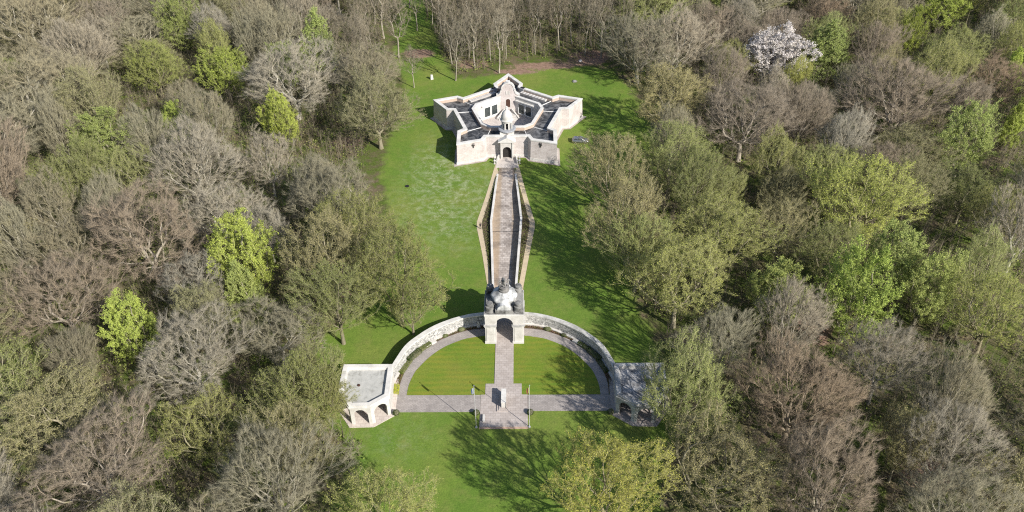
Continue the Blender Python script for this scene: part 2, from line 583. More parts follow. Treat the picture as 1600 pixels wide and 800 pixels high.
# ------------------------------------------------------------------ setting: ground, lawns, paths
AXC = -0.1
LAWN_POLY = [(-40, -50), (-27, -26), (-26, -12), (-31, -8), (-36, 4), (-38, 16), (-29, 24), (-24, 36), (-25, 50), (-29, 62), (-33, 76),
             (-33, 95), (-31, 112), (-32, 128), (-38, 150), (-40, 175), (-41, 215), (-31, 215), (-27, 175), (-22, 150), (-17, 131), (-4, 134), (8, 138), (20, 141),
             (32, 136), (37, 124), (38, 108), (42, 96), (36, 84), (30, 68), (26, 52), (27, 30), (30, 14), (31, 2), (31, -8), (26, -22), (24, -50)]

def in_poly(px, py, poly):
    px, py = np.asarray(px), np.asarray(py)
    ins = np.zeros(px.shape, bool)
    n = len(poly)
    j = n - 1
    for i in range(n):
        xi, yi = poly[i]
        xj, yj = poly[j]
        c = ((yi > py) != (yj > py)) & (px < (xj - xi) * (py - yi) / (yj - yi + 1e-12) + xi)
        ins ^= c
        j = i
    return ins

def dist_poly(px, py, poly):
    d = np.full(np.shape(px), 1e9)
    for i in range(len(poly)):
        a, b = np.array(poly[i]), np.array(poly[(i + 1) % len(poly)])
        e = b - a
        t = np.clip(((px - a[0]) * e[0] + (py - a[1]) * e[1]) / (e @ e), 0, 1)
        d = np.minimum(d, np.hypot(px - a[0] - t * e[0], py - a[1] - t * e[1]))
    return d

def build_ground():
    xs = np.concatenate([[-2500, -1200, -600, -350], np.arange(-240, 241, 2.0), [350, 600, 1200, 2500]])
    ys = np.concatenate([[-1500, -600, -250, -120], np.arange(-70, 261, 2.0), [350, 600, 1200, 3000]])
    X, Y = np.meshgrid(xs, ys)
    V = np.stack([X.ravel(), Y.ravel(), np.zeros(X.size)], 1)
    nx, ny = len(xs), len(ys)
    i = np.arange(ny - 1)[:, None] * nx + np.arange(nx - 1)[None]
    F = np.stack([i, i + 1, i + nx + 1, i + nx], -1).reshape(-1, 4)
    me = np_mesh("ground", V, F, [GROUND], k=4)
    x, y = V[:, 0], V[:, 1]
    d = dist_poly(x, y, LAWN_POLY)
    ins = in_poly(x, y, LAWN_POLY)
    lawn = np.clip(0.5 + np.where(ins, d, -d) / 9.0, 0, 1)
    a = me.attributes.new("lawn", 'FLOAT', 'POINT')
    a.data.foreach_set("value", lawn.astype(np.float32))
    dirt = np.zeros(len(x))
    for cx, cy, rx, ry in ((-44, 93, 7, 4.5), (12, 140, 17, 3.5), (2, 136, 10, 3), (26, 146, 10, 8), (-30, 150, 8, 5), (-35, 31, 6, 4), (-38, 38, 5, 5),
                           (62, 18, 5, 8), (71, -18, 7, 6), (-52, -2, 5, 3), (-12, 142, 8, 5)):
        dirt = np.maximum(dirt, np.clip(1.25 - np.hypot((x - cx) / rx, (y - cy) / ry), 0, 1))
    a = me.attributes.new("dirt", 'FLOAT', 'POINT')
    a.data.foreach_set("value", dirt.astype(np.float32))
    dz = np.clip(1.3 - np.hypot((x + 14) / 13, (y - 66) / 22), 0, 1) + 0.5 * np.clip(1.2 - np.hypot((x + 19) / 9, (y - 84) / 16), 0, 1) + 0.35 * np.clip(1.2 - np.hypot((x + 19) / 8, (y + 10) / 6), 0, 1)
    a = me.attributes.new("daisy", 'FLOAT', 'POINT')
    a.data.foreach_set("value", np.clip(dz, 0, 1).astype(np.float32))
    tag(link_mesh("ground", me), kind="structure")
build_ground()

def mirror(P):
    return [(-p[0], p[1]) for p in P]

# curved court: measured half profiles (x >= 0), mirrored
WALL_IN = spline([(20.75, 3.7), (19.9, 6.2), (18.25, 10.2), (15.8, 13.3), (13.5, 15.3), (11.15, 16.9), (8.95, 18.15), (6.3, 19.05), (3.7, 19.45)], 40)
WALL_OUT = spline([(21.75, 3.7), (20.75, 6.9), (19.1, 11.1), (16.5, 14.3), (14.2, 16.4), (11.7, 18.0), (9.3, 19.15), (6.55, 20.05), (3.7, 20.5)], 40)
PATH_OUT = spline([(19.6, 0.4), (19.55, 3.7), (18.6, 7.8), (17.2, 10.5), (15.3, 13.0), (12.8, 15.2), (8.6, 17.5), (6.0, 18.2), (3.7, 18.5)], 40)
LAWN_EDGE = spline([(18.05, 0.4), (17.9, 3.0), (17.2, 5.9), (16.4, 7.6), (14.4, 10.6), (11.8, 13.2), (8.4, 15.2), (6.0, 15.9), (3.95, 16.3)], 40)

def arc_sheet(name, a, b, z, mat):
    mb = MB()
    for s in (1, -1):
        A = a if s > 0 else mirror(a)
        B = b if s > 0 else mirror(b)
        mb.strip(A, B, z)
    return tag(mb.build(name, mat), kind="structure")

arc_sheet("curved_path", PATH_OUT, LAWN_EDGE, 0.02, PAVE)
arc_sheet("flower_bed_soil", WALL_IN, PATH_OUT, 0.03, SOIL)
for s in (1, -1):
    E_ = LAWN_EDGE if s > 0 else mirror(LAWN_EDGE)
    poly = [(s * 3.95, 14.0), (s * 1.85 + AXC * 0, 14.0), (s * 1.85, 3.15), (s * 3.4, 3.15), (s * 3.4, 0.4)] + E_
    if s < 0: poly = poly[::-1]
    tag(MB().sheet(poly, 0.05).build("mown_lawn", LAWN), kind="structure")
tag(MB().prism([(-20.6, -3.75), (-4.25, -3.75), (-4.25, 0.35), (-20.6, 0.35)], -0.2, 0.06).build("cross_path", PAVE), kind="structure")
tag(MB().prism([(4.55, -3.6), (20.6, -3.6), (20.6, 0.35), (4.55, 0.35)], -0.2, 0.06).build("cross_path", PAVE), kind="structure")
tag(MB().prism([(-4.2, -7.3), (4.5, -7.3), (4.5, 0.38), (3.4, 0.38), (3.4, 3.15), (1.85, 3.15), (1.85, 14.3), (-1.75, 14.3), (-1.75, 3.15), (-3.4, 3.15), (-3.4, 0.38), (-4.2, 0.38)], -0.2, 0.10).build("terrace", PAVE2), kind="structure")
tag(MB().prism([(-4.25, -7.75), (4.55, -7.75), (4.55, -7.32), (-4.25, -7.32)], -0.2, 0.05).build("terrace_step", mat_stone("pink_step", (0.45, 0.31, 0.24), (0.3, 0.2, 0.15), 0.6, streak=False)), kind="structure")
# floor under the arch, walkway to the museum, side paths, beds
WL = [(-2.05, 21.0), (-2.45, 31.8), (-3.45, 54.8), (-2.35, 76.5), (-2.1, 84.9)]
WR = [(1.85, 21.0), (2.15, 31.8), (3.25, 54.8), (1.85, 76.5), (1.75, 84.9)]
tag(MB().strip(WL, WR, 0.06).build("walkway", WALK), kind="structure")
tag(MB().prism([(-1.75, 14.32), (1.85, 14.32), (1.85, 20.98), (-1.75, 20.98)], -0.1, 0.095).build("passage_floor", PAVE2), kind="structure")
def lpath(outer, inner, name):
    tag(MB().strip(outer, inner, 0.05).build(name, SAND), kind="structure")
LO = [(-3.2, 21.3), (-3.9, 31.8), (-5.4, 43.0), (-7.05, 53.3), (-7.1, 55.5), (-5.3, 66.5), (-3.2, 81.5)]
LI = [(-2.45, 21.3), (-2.95, 31.8), (-4.35, 43.0), (-5.85, 53.6), (-5.9, 55.2), (-4.3, 66.0), (-2.35, 77.5)]
RO = [(3.1, 21.3), (3.9, 31.8), (5.3, 43.0), (6.65, 53.0), (6.7, 55.2), (4.9, 66.5), (2.7, 82.0)]
RI = [(2.25, 21.3), (2.85, 31.8), (4.15, 43.0), (5.4, 53.2), (5.45, 54.9), (3.85, 66.0), (1.9, 77.5)]
lpath(LO, LI, "side_path")
lpath(RO, RI, "side_path")
tag(MB().strip(LI, [(-2.3, 21.3), (-2.7, 31.8), (-3.15, 43), (-3.65, 53.6), (-3.65, 55.2), (-3.1, 66), (-2.3, 77.4)], 0.03).build("planting_bed_soil", SOIL), kind="structure")
tag(MB().strip(RI, [(2.0, 21.3), (2.4, 31.8), (2.9, 43), (3.4, 53.2), (3.45, 54.9), (2.8, 66), (1.88, 77.4)], 0.03).build("planting_bed_soil", SOIL), kind="structure")

# ------------------------------------------------------------------ museum (bastioned star)
MC = np.array([-0.15, 99.3])
def pol(c, tng, d):
    a = R(c)
    return (MC[0] + d * math.cos(a) - tng * math.sin(a), MC[1] + d * math.sin(a) + tng * math.cos(a))

def star(tip=22.0):
    P = []
    for k in range(5):
        a = 90 + 72 * k
        rt = tip + (1.0 if k == 0 else 0)
        P.append((MC[0] + rt * math.cos(R(a)), MC[1] + rt * math.sin(R(a))))
        c = a + 36
        P += [pol(c, -6.25, 15.75), pol(c, -5.5, 13.9), pol(c, 5.5, 13.9), pol(c, 6.25, 15.75)]
    return P
STAR = star()
COURT = []
for k in range(5):
    a = 90 + 72 * k
    COURT += [(MC[0] + 10.0 * math.cos(R(a - 8.5)), MC[1] + 10.0 * math.sin(R(a - 8.5))), (MC[0] + 10.0 * math.cos(R(a + 8.5)), MC[1] + 10.0 * math.sin(R(a + 8.5)))]
museum = empty("star_shaped_museum", (0, 0, 0), 0, "pale stone museum shaped like a five-pointed star with dark roofs and central courtyard", "museum")
museum.location = (MC[0], MC[1], 0)
def MP(o):
    o.parent = museum
    o.matrix_parent_inverse = Matrix.Translation((-MC[0], -MC[1], 0))
    return o
ROOFZ = 4.85
base_o, in_o = offset_poly(STAR, 0.22), offset_poly(STAR, -0.75)
MP(MB().ring(base_o, in_o, -0.2, 5.72, 0, outer_top=STAR, inner_top=in_o).build("outer_wall", BLOCK))
MP(MB().ring(offset_poly(STAR, 0.10), offset_poly(STAR, -0.85), 5.723, 6.05).build("parapet_coping", COPE))
MP(MB().ring(offset_poly(STAR, 0.36), offset_poly(STAR, 0.1), -0.2, 0.7, 0, outer_top=offset_poly(STAR, 0.28)).build("plinth", STONE))
MP(MB().ring(offset_poly(STAR, -0.70), offset_poly(STAR, -0.79), ROOFZ - 0.02, 5.715).build("parapet_lining", PANEL))
MP(MB().ring(offset_poly(COURT, 0.06), offset_poly(COURT, -0.1), ROOFZ - 0.02, 5.745).build("courtyard_parapet_lining", PANEL))
MP(MB().holed(offset_poly(STAR, -0.72), offset_poly(COURT, -0.05), ROOFZ).build("roof", ROOF))
cw = MP(MB().ring(COURT, offset_poly(COURT, -0.6), 0.0, 5.75).build("courtyard_wall", STONE))
cc = MB().ring(offset_poly(COURT, 0.1), offset_poly(COURT, -0.7), 5.753, 6.0).build("coping", COPE)
cc.parent = cw
MP(MB().sheet(offset_poly(COURT, -0.3), 0.3).build("courtyard_floor", mat_paving("courtyard_slabs", (0.55, 0.5, 0.46), (0.48, 0.43, 0.4), (0.32, 0.28, 0.26), 1.0, 0.7, stain=(0.25, 0.2, 0.18), amt=0.4)))
# ochre inner faces of the parapet at the front bastions
for k, s in ((2, -1), (2, 1)):
    pass
# windows in the two long rear courtyard walls
def sub(o, par):
    o.parent = par
    o.matrix_parent_inverse = Matrix.Identity(4)      # the part already carries the museum's offset
    return o
dwall = 10.0 * math.cos(R(27.5)) - 0.6
for c in (54, 126):
    rz = R(c - 90)
    for t in (-1.22, 1.22):
        p = pol(c, t, dwall)
        fr = MB()
        def loc(u, y):
            return (p[0] + u * math.cos(rz) - y * math.sin(rz), p[1] + u * math.sin(rz) + y * math.cos(rz))
        for u, z, du, dz in ((-1.03, 2.5, 0.12, 3.0), (1.03, 2.5, 0.12, 3.0), (0, 4.05, 2.18, 0.16), (0, 0.95, 2.2, 0.16)):
            q = loc(u, -0.06)
            fr.box((q[0], q[1], z), (du, 0.24, dz), rz)
        win = MP(fr.build("window", WHITE))
        q = loc(0, -0.03)
        pane = MB().box((q[0], q[1], 2.5), (1.96, 0.08, 2.9), rz).build("window_pane", GLASS)
        sub(pane, win)
    # moulded ledge above the windows
    p = pol(c, 0, dwall - 0.25)
    MP(MB().box((p[0], p[1], 4.75), (6.2, 0.5, 0.3), rz).build("window_hood", COPE))
# gable on the rear side of the court
GY = 108.0
def gable_outline(hw, zs, grow=0.0):
    L_ = [(-hw, 0.0), (-hw, zs)]
    # concave quarter then convex shoulder then round head (x negative side)
    for a in np.linspace(0, 90, 7)[1:]:
        L_.append((-hw + 1.45 * math.sin(R(a)) * 0.98, zs + 1.5 * (1 - math.cos(R(a)))))
    L_.append((-1.62, zs + 1.75))
    for a in np.linspace(180, 90, 9):
        L_.append((1.62 * math.cos(R(a)), zs + 2.05 + 1.6 * math.sin(R(a))))
    return L_ + [(-x, z) for x, z in L_[::-1][1:]]
go = gable_outline(3.25, 6.2)
gable = MP(MB().extrude_xz(go, 0, 0.8, (AXC, GY, 0)).build("gable", BLOCK))
cap = MB()
top = go[1:-1]
for i in range(len(top) - 1):
    a, b2 = np.array(top[i]), np.array(top[i + 1])
    d = b2 - a
    nrm = np.array([-d[1], d[0]]) / np.linalg.norm(d)
    if nrm[1] < -0.2: nrm = -nrm
    quad = [tuple(a - nrm * 0.02), tuple(b2 - nrm * 0.02), tuple(b2 + nrm * 0.3), tuple(a + nrm * 0.3)]
    cap.extrude_xz(quad, -0.15, 0.95 + 0.004 * (i % 2), (AXC, GY, 0))
sub(cap.build("gable_coping", COPE), gable)
def arched(hw, z0, zs, n=10):
    return [(-hw, z0), (-hw, zs)] + [(hw * math.cos(R(a)), zs + hw * math.sin(R(a))) for a in np.linspace(180, 0, n)[1:-1]] + [(hw, zs), (hw, z0)]
sub(MB().extrude_xz(arched(0.62, 2.6, 4.5), -0.07, 0.0, (AXC, GY, 0)).build("gable_window", WOOD), gable)
fr = MB()
fr.extrude_xz(arched(0.8, 2.5, 4.5), -0.04, -0.003, (AXC, GY, 0))
sub(fr.build("window_surround", COPE), gable)
rp = MB()
for u in (-0.34, 0.34): rp.box((AXC + u, GY - 0.04, 7.0), (0.5, 0.1, 1.1))
sub(rp.build("relief_panel", STONE), gable)
vault = MB().extrude_xz([(2.0 * math.cos(R(a)), 6.3 + 1.7 * math.sin(R(a))) for a in np.linspace(180, 0, 13)] + [(2.0, ROOFZ + 0.01), (-2.0, ROOFZ + 0.01)], 0.82, 3.6, (AXC, GY, 0))
MP(vault.build("vaulted_roof", ROOF, smooth=False))
# stepped plinth in the court, below the gable
st = MB()
for i in range(3):
    st.box((AXC, 105.6 + i * 0.45, 0.3 + 0.28 * (i + 0.5)), (5.4 - i * 0.5, 3.0 - i * 0.5, 0.28))
MP(st.build("courtyard_steps", STONE))
for s in (-1, 1):
    # sloping side walls of the steps
    mb = MB()
    x0, x1 = AXC + s * 0.9, AXC + s * 3.0
    mb.add([(x0, 107.6, 0.3), (x1, 104.6, 0.3), (x1, 104.6, 0.8), (x0, 107.6, 2.2), (x0 + s * 0.25, 107.75, 0.3), (x1 + s * 0.3, 104.75, 0.3), (x1 + s * 0.3, 104.75, 0.8), (x0 + s * 0.25, 107.75, 2.2)],
           [(0, 1, 2, 3), (5, 4, 7, 6), (3, 2, 6, 7), (1, 5, 6, 2), (0, 3, 7, 4)])
    MP(mb.build("stair_wall", STONE))
# skylight strips on the rear curtains, vents, rails
for c in (54, 126):
    p = pol(c, 0, 12.45)
    sk = MB().box((p[0], p[1], ROOFZ + 0.22), (8.6, 1.1, 0.44), R(c - 90))
    skyl = MP(sk.build("skylight", SKYL))
    bars = MB()
    for t in np.linspace(-4.2, 4.2, 9):
        q = pol(c, t, 12.45)
        bars.box((q[0], q[1], ROOFZ + 0.46), (0.08, 1.14, 0.06), R(c - 90))
    sub(bars.build("glazing_bars", WHITE), skyl)
    s = -1 if c == 126 else 1
    q = (AXC + s * 4.1, 112.9)
    vt = MP(MB().box((q[0], q[1], ROOFZ + 0.6), (1.3, 1.2, 1.2), R(c - 90)).build("air_handling_unit", GREYP))
    sub(MB().lathe([(0.4, 0), (0.4, 0.1), (0.33, 0.1), (0.3, 0.02)], (q[0], q[1], ROOFZ + 1.203), 12).build("fan_grille", BLACKP), vt)
    q2 = (AXC + s * 12.6, 107.6)
    lv = MP(MB().box((q2[0], q2[1], ROOFZ + 0.45), (1.5, 0.7, 0.9), R(-35 * s)).build("roof_vent", WHITE))
    q3 = (q2[0] - 0.0 + s * 0.25, q2[1] - 0.36)
    sub(MB().box((q2[0] + 0.36 * math.sin(R(-35 * s)), q2[1] - 0.36 * math.cos(R(-35 * s)), ROOFZ + 0.45), (1.3, 0.06, 0.7), R(-35 * s)).build("louvre", BLACKP), lv)
ch = MP(MB().box((AXC - 0.1, 117.0, ROOFZ + 0.65), (1.1, 1.1, 1.3)).build("roof_hatch_housing", WHITE))
rl = []
for k in range(5):
    a = 90 + 72 * k
    for s in (-1, 1):
        if k == 0: continue
        c0 = (MC[0] + 10.05 * math.cos(R(a + 8.5 * s)), MC[1] + 10.05 * math.sin(R(a + 8.5 * s)))
        f0 = pol(a + 36 * s, -5.5 * s, 13.2)
        dx, dy = f0[0] - c0[0], f0[1] - c0[1]
        ln = math.hypot(dx, dy)
        MP(MB().box(((c0[0] + f0[0]) / 2, (c0[1] + f0[1]) / 2, ROOFZ + 0.07), (ln, 0.11, 0.12), math.atan2(dy, dx)).build("roof_joint_rail", WHITE))
# ochre rendered strips (inner parapet faces at the front bastion flanks)
for s in (-1, 1):
    p = pol(270 + 72 * s, -5.5 * s, 14.8)
    p2 = pol(270 + 72 * s, -5.35 * s, 14.0)
# portal
PY = 84.05
po = [(-1.75, 0), (-1.75, 5.0), (1.75, 5.0), (1.75, 0), (1.12, 0), (1.12, 2.45)] + [(1.12 * math.cos(R(a)), 2.45 + 1.12 * math.sin(R(a))) for a in np.linspace(0, 180, 13)[1:-1]] + [(-1.12, 2.45), (-1.12, 0)]
portal = MP(MB().extrude_xz(po, 0.0, 1.35, (AXC - 0.1, PY, 0)).build("portal", STONE))
sub(MB().extrude_xz([(-2.3, 5.003), (2.3, 5.003), (2.3, 5.2), (0, 6.45), (-2.3, 5.2)], -0.35, 1.6, (AXC - 0.1, PY, 0)).build("pediment", COPE), portal)
for u in (-1.5, 1.5):
    sub(MB().box((AXC - 0.1 + u, PY - 0.1, 2.5), (0.36, 0.2, 4.98)).build("pilaster", STONE), portal)
sub(MB().extrude_xz(arched(1.1, 0.0, 2.45), 0.75, 0.85, (AXC - 0.1, PY, 0)).build("door", DARK), portal)
# emblems on the front bastion faces
def emblem(s):
    tip = np.array(STAR[10] if s < 0 else STAR[15])   # front left / front right tips
    sh = np.array(pol(270, 6.25 * s, 15.75))
    d = (sh - tip)
    p = tip + d * 0.62
    rz = math.atan2(d[1], d[0]) if s < 0 else math.atan2(-d[1], -d[0])
    mb = MB()
    def bx(u, z, du, dz):
        mb.box((p[0] + u * math.cos(rz) + 0.12 * math.sin(rz), p[1] + u * math.sin(rz) - 0.12 * math.cos(rz), z), (du, 0.16, dz), rz)
    bx(0, 4.75, 0.34, 0.7); bx(0, 4.35, 0.2, 0.3); bx(-0.22, 5.25, 0.12, 0.6); bx(0.22, 5.25, 0.12, 0.6); bx(-0.34, 4.95, 0.3, 0.14); bx(0.34, 4.95, 0.3, 0.14)
    MP(mb.build("bronze_emblem", BRONZE))
emblem(-1); emblem(1)
# cupola
CX, CYY = AXC - 0.05, 88.0
cup = MP(MB().prism([(CX - 1.85, CYY - 1.85), (CX + 1.85, CYY - 1.85), (CX + 1.85, CYY + 1.85), (CX - 1.85, CYY + 1.85)], ROOFZ - 0.1, 6.6).build("cupola", STONE))
sub(MB().lathe([(2.0, 6.603), (2.3, 6.75), (2.35, 6.95), (2.2, 7.1), (1.9, 7.15)], (CX, CYY, 0), 28).build("cornice", GREYP), cup)
sub(MB().lathe([(0.85, 7.0), (0.85, 9.6)], (CX, CYY, 0), 20).build("lantern_shade_core", DARK), cup)  # dark cylinder, painted shade behind the drum openings
dr = MB()
for k in range(8):
    a = R(22.5 + 45 * k)
    dr.box((CX + 1.28 * math.cos(a), CYY + 1.28 * math.sin(a), 8.3), (0.34, 0.36, 2.4), a)
dr.lathe([(1.15, 9.1), (1.5, 9.1), (1.5, 9.5), (1.15, 9.5)], (CX, CYY, 0), 24)
drum = sub(dr.build("lantern_drum", STONE), cup)
dome = sub(MB().lathe([(1.75, 9.503), (1.78, 9.7), (1.5, 9.75), (1.52, 10.2), (1.45, 10.8), (1.25, 11.4), (0.92, 11.9), (0.55, 12.25), (0.32, 12.4), (0.28, 12.7)], (CX, CYY, 0), 24).build("dome", STONE, smooth=True), cup)
sub(MB().lathe([(0.3, 12.703), (0.36, 12.85), (0.14, 12.95), (0.24, 13.15), (0.22, 13.3), (0.02, 13.5)], (CX, CYY, 0), 12).build("finial", COPE), cup)
sub(MB().lathe([(0.34, 0), (0.34, 0.08), (0.2, 0.1)], (0, 0, 0), 14).build("crest_roundel", WOOD), cup)
rd = bpy.data.objects.get("crest_roundel")
rd.location = (CX, CYY - 1.86, 5.95)
rd.rotation_euler = (R(90), 0, 0)
# apron paving round the museum
tag(MB().sheet(offset_poly(star(22.0), 0.95), 0.02).build("museum_apron", APRON), kind="structure")
tag(MB().prism([(-3.1, 79.5), (2.8, 79.5), (2.6, 84.4), (-2.9, 84.4)], -0.1, 0.09).build("entrance_forecourt", mat_paving("forecourt_slabs", (0.56, 0.51, 0.47), (0.5, 0.45, 0.41), (0.35, 0.31, 0.28), 0.8, 0.5, stain=(0.36, 0.3, 0.26), amt=0.3)), kind="structure")

# entrance wing walls and ball bollards (things)
for s, nm in ((-1, "left"), (1, "right")):
    pts = [(AXC - 0.1 + s * 2.0, 84.0), (AXC - 0.1 + s * 2.35, 83.2), (AXC - 0.1 + s * 2.5, 82.2), (AXC - 0.1 + s * 2.55, 81.2)]
    o = MB().ribbon(pts, [(p[0] + s * 0.3, p[1] + 0.1) for p in pts], 0.0, [1.25, 0.95, 0.8, 0.7]).build("entrance_wing_wall", STONE)
    tag(o, f"low pale sloping wing wall {nm} of the museum entrance door", "wall", "wing walls at the museum entrance")
    for i, yy in enumerate((83.3, 81.6)):
        x = AXC - 0.1 + s * 3.25
        e = empty("ball_bollard", (x, yy, 0), 0, f"pale stone ball bollard {nm} of the museum door, {'nearer to' if i == 0 else 'farther from'} the wall", "bollard", "ball bollards at the museum entrance")
        MB().lathe([(0.32, 0), (0.3, 0.15), (0.2, 0.2), (0.18, 0.6), (0.24, 0.65)], (0, 0, 0), 12).build("post", STONE, e)
        MB().lathe([(0.1, 0.653), (0.27, 0.75), (0.33, 0.93), (0.27, 1.12), (0.08, 1.22)], (0, 0, 0), 12).build("ball", COPE, e, smooth=True)

# ------------------------------------------------------------------ memorial archway with dome
AY0, AY1, AX0, AX1 = 14.1, 21.2, -3.7, 3.8
ac = (AX0 + AX1) / 2
arch = empty("domed_memorial_archway", (ac, (AY0 + AY1) / 2, 0), 0, "white stone memorial archway with weathered dome between the two curved walls", "archway")
def AP(o, par=None):
    o.parent = par or arch
    o.matrix_parent_inverse = Matrix.Translation((-ac, -(AY0 + AY1) / 2, 0))
    return o
hw = 3.75
ow = 1.72
ao = [(-hw, 0), (-hw, 7.35), (hw, 7.35), (hw, 0), (ow, 0), (ow, 5.1)] + [(ow * math.cos(R(a)), 5.1 + ow * math.sin(R(a))) for a in np.linspace(0, 180, 19)[1:-1]] + [(-ow, 5.1), (-ow, 0)]
AP(MB().extrude_xz(ao, 0, AY1 - AY0, (ac, AY0, 0)).build("arch_body", STONE))
AP(MB().box((ac, (AY0 + AY1) / 2, 7.56), (7.75, 7.4, 0.42)).build("cornice", COPE))
for s in (-1, 1):
    cxp = ac + s * (hw + ow) / 2
    wd = hw - ow
    AP(MB().prism([(cxp - wd / 2 - 0.12, AY0 - 0.16), (cxp + wd / 2 + 0.12, AY0 - 0.16), (cxp + wd / 2 + 0.12, AY1 + 0.16), (cxp - wd / 2 - 0.12, AY1 + 0.16)], 0, 0.6).build("pier_plinth", STONE))
    mb = MB()
    mb.box((cxp, (AY0 + AY1) / 2, 4.55), (wd + 0.3, AY1 - AY0 + 0.3, 0.22))
    mb.box((cxp, (AY0 + AY1) / 2, 4.86), (wd + 0.5, AY1 - AY0 + 0.5, 0.24))
    AP(mb.build("impost_band", mat_stone("impost_stone", (0.52, 0.51, 0.49), (0.16, 0.16, 0.155), 0.9)))
    mb = MB()
    mb.box((cxp, AY0 - 0.05, 2.5), (wd - 0.5, 0.1, 3.8))
    AP(mb.build("pilaster", STONE))
# attic: cross-shaped, dome and corner turrets
TZ = 7.773
cyc = (AY0 + AY1) / 2
AP(MB().box((ac, cyc, TZ + 0.02), (7.6, 7.2, 0.05)).build("platform_lead", WEATH))
at = MB()
at.box((ac, cyc, TZ + 0.45), (3.3, 7.0, 0.9))
at.box((ac, cyc, TZ + 0.448), (7.0, 3.3, 0.89))
attic = AP(at.build("attic", WEATH))
DOMEM = mat_stone("dome_stone", (0.60, 0.6, 0.59), (0.10, 0.105, 0.10), 1.0)
prof = [(2.05, 0.9), (2.3, 1.3), (2.5, 1.75), (2.52, 2.1), (2.35, 2.35), (1.9, 2.6), (1.5, 2.85), (1.2, 3.05), (1.1, 3.15)]
AP(MB().lathe([(2.2, 0.0), (2.15, 0.9)] + prof, (ac, cyc, TZ), 48, ripple=0.045, nr=8).build("dome", DOMEM, smooth=True))
# the front and back hoods of the dome
for s in (-1, 1):
    o_ = [(-1.3, 0.903)] + [(1.3 * math.cos(R(a)), 0.95 + 1.15 * math.sin(R(a))) for a in np.linspace(180, 0, 11)] + [(1.3, 0.903)]
    y0_, y1_ = (AY0 + 0.15 - cyc, -1.0) if s < 0 else (1.0, AY1 - 0.15 - cyc)
    AP(MB().extrude_xz(o_, y0_, y1_, (ac, cyc, TZ)).build("dome_hood", DOMEM))
for sx_ in (-1, 1):
    for sy_ in (-1, 1):
        tx, ty = ac + sx_ * 2.78, cyc + sy_ * 2.62
        t_ = AP(MB().lathe([(0.88, 0.0), (0.88, 0.25), (0.72, 0.32), (0.70, 1.1), (0.82, 1.2), (0.82, 1.45), (0.55, 1.5), (0.52, 1.75), (0.7, 1.95), (0.66, 2.15), (0.3, 2.2)], (tx, ty, TZ), 18, ripple=0.04, nr=8).build("corner_urn", WEATH))
AP(MB().lathe([(1.05, 0), (1.05, 0.35), (0.85, 0.4), (0.85, 0.75), (0.95, 0.8), (0.95, 0.95)], (ac, cyc, TZ + 3.12), 20).build("statue_pedestal", BRONZE2))

# ------------------------------------------------------------------ figures made with one skinned surface each
def skin_mesh(name, joints, bones, radii, mat, subdiv=1, parent=None):
    me = bpy.data.meshes.new(name + "_skeleton")
    names = list(joints)
    me.from_pydata([joints[k] for k in names], [(names.index(a), names.index(b)) for a, b in bones], [])
    o = bpy.data.objects.new(name + "_skeleton", me)
    COL.objects.link(o)
    o.modifiers.new("skin", 'SKIN').use_smooth_shade = True
    sv = me.skin_vertices[0].data
    for i, k in enumerate(names):
        r = radii[k]
        sv[i].radius = (r, r) if not isinstance(r, tuple) else r
        sv[i].use_root = (i == 0)
    sm = o.modifiers.new("sub", 'SUBSURF')
    sm.levels = subdiv
    dg = bpy.context.evaluated_depsgraph_get()
    me2 = bpy.data.meshes.new_from_object(o.evaluated_get(dg))
    me2.name = name
    bpy.data.objects.remove(o)
    bpy.data.meshes.remove(me)
    me2.materials.clear()
    me2.materials.append(mat)
    return link_mesh(name, me2, parent)

def human(h, armL, armR, legs=(0.1, 0.1)):
    """joints of a standing figure of height h at the origin, facing -y"""
    k = h / 1.75
    J = {"pelvis": (0, 0, 0.95), "waist": (0, 0, 1.1), "chest": (0, 0, 1.32), "neck": (0, 0, 1.49), "head": (0, -0.02, 1.57), "crown": (0, -0.01, 1.68)}
    Rr = {"pelvis": (0.16, 0.11), "waist": (0.14, 0.1), "chest": (0.18, 0.115), "neck": 0.06, "head": 0.085, "crown": 0.085}
    B = [("pelvis", "waist"), ("waist", "chest"), ("chest", "neck"), ("neck", "head"), ("head", "crown")]
    for s, arm, t in ((-1, armL, "l"), (1, armR, "r")):
        J["sh" + t] = (s * 0.19, 0, 1.42); Rr["sh" + t] = 0.062
        J["el" + t] = arm[0]; Rr["el" + t] = 0.045
        J["wr" + t] = arm[1]; Rr["wr" + t] = 0.032
        w_ = Vector(arm[1]); d = (w_ - Vector(arm[0])).normalized()
        J["pa" + t] = tuple(w_ + d * 0.07); Rr["pa" + t] = 0.034
        B += [("chest", "sh" + t), ("sh" + t, "el" + t), ("el" + t, "wr" + t), ("wr" + t, "pa" + t)]
        lg = legs[0 if s < 0 else 1]
        J["hip" + t] = (s * 0.1, 0, 0.88); Rr["hip" + t] = 0.095
        J["kn" + t] = (s * 0.11, -lg * 0.6, 0.5); Rr["kn" + t] = 0.062
        J["an" + t] = (s * 0.11, -lg * 0.2 + 0.03, 0.09); Rr["an" + t] = 0.042
        J["to" + t] = (s * 0.13, -lg * 0.2 - 0.15, 0.04); Rr["to" + t] = 0.04
        B += [("pelvis", "hip" + t), ("hip" + t, "kn" + t), ("kn" + t, "an" + t), ("an" + t, "to" + t)]
    J = {a: tuple(c * k for c in b) for a, b in J.items()}
    Rr = {a: (tuple(c * k for c in b) if isinstance(b, tuple) else b * k) for a, b in Rr.items()}
    return J, B, Rr

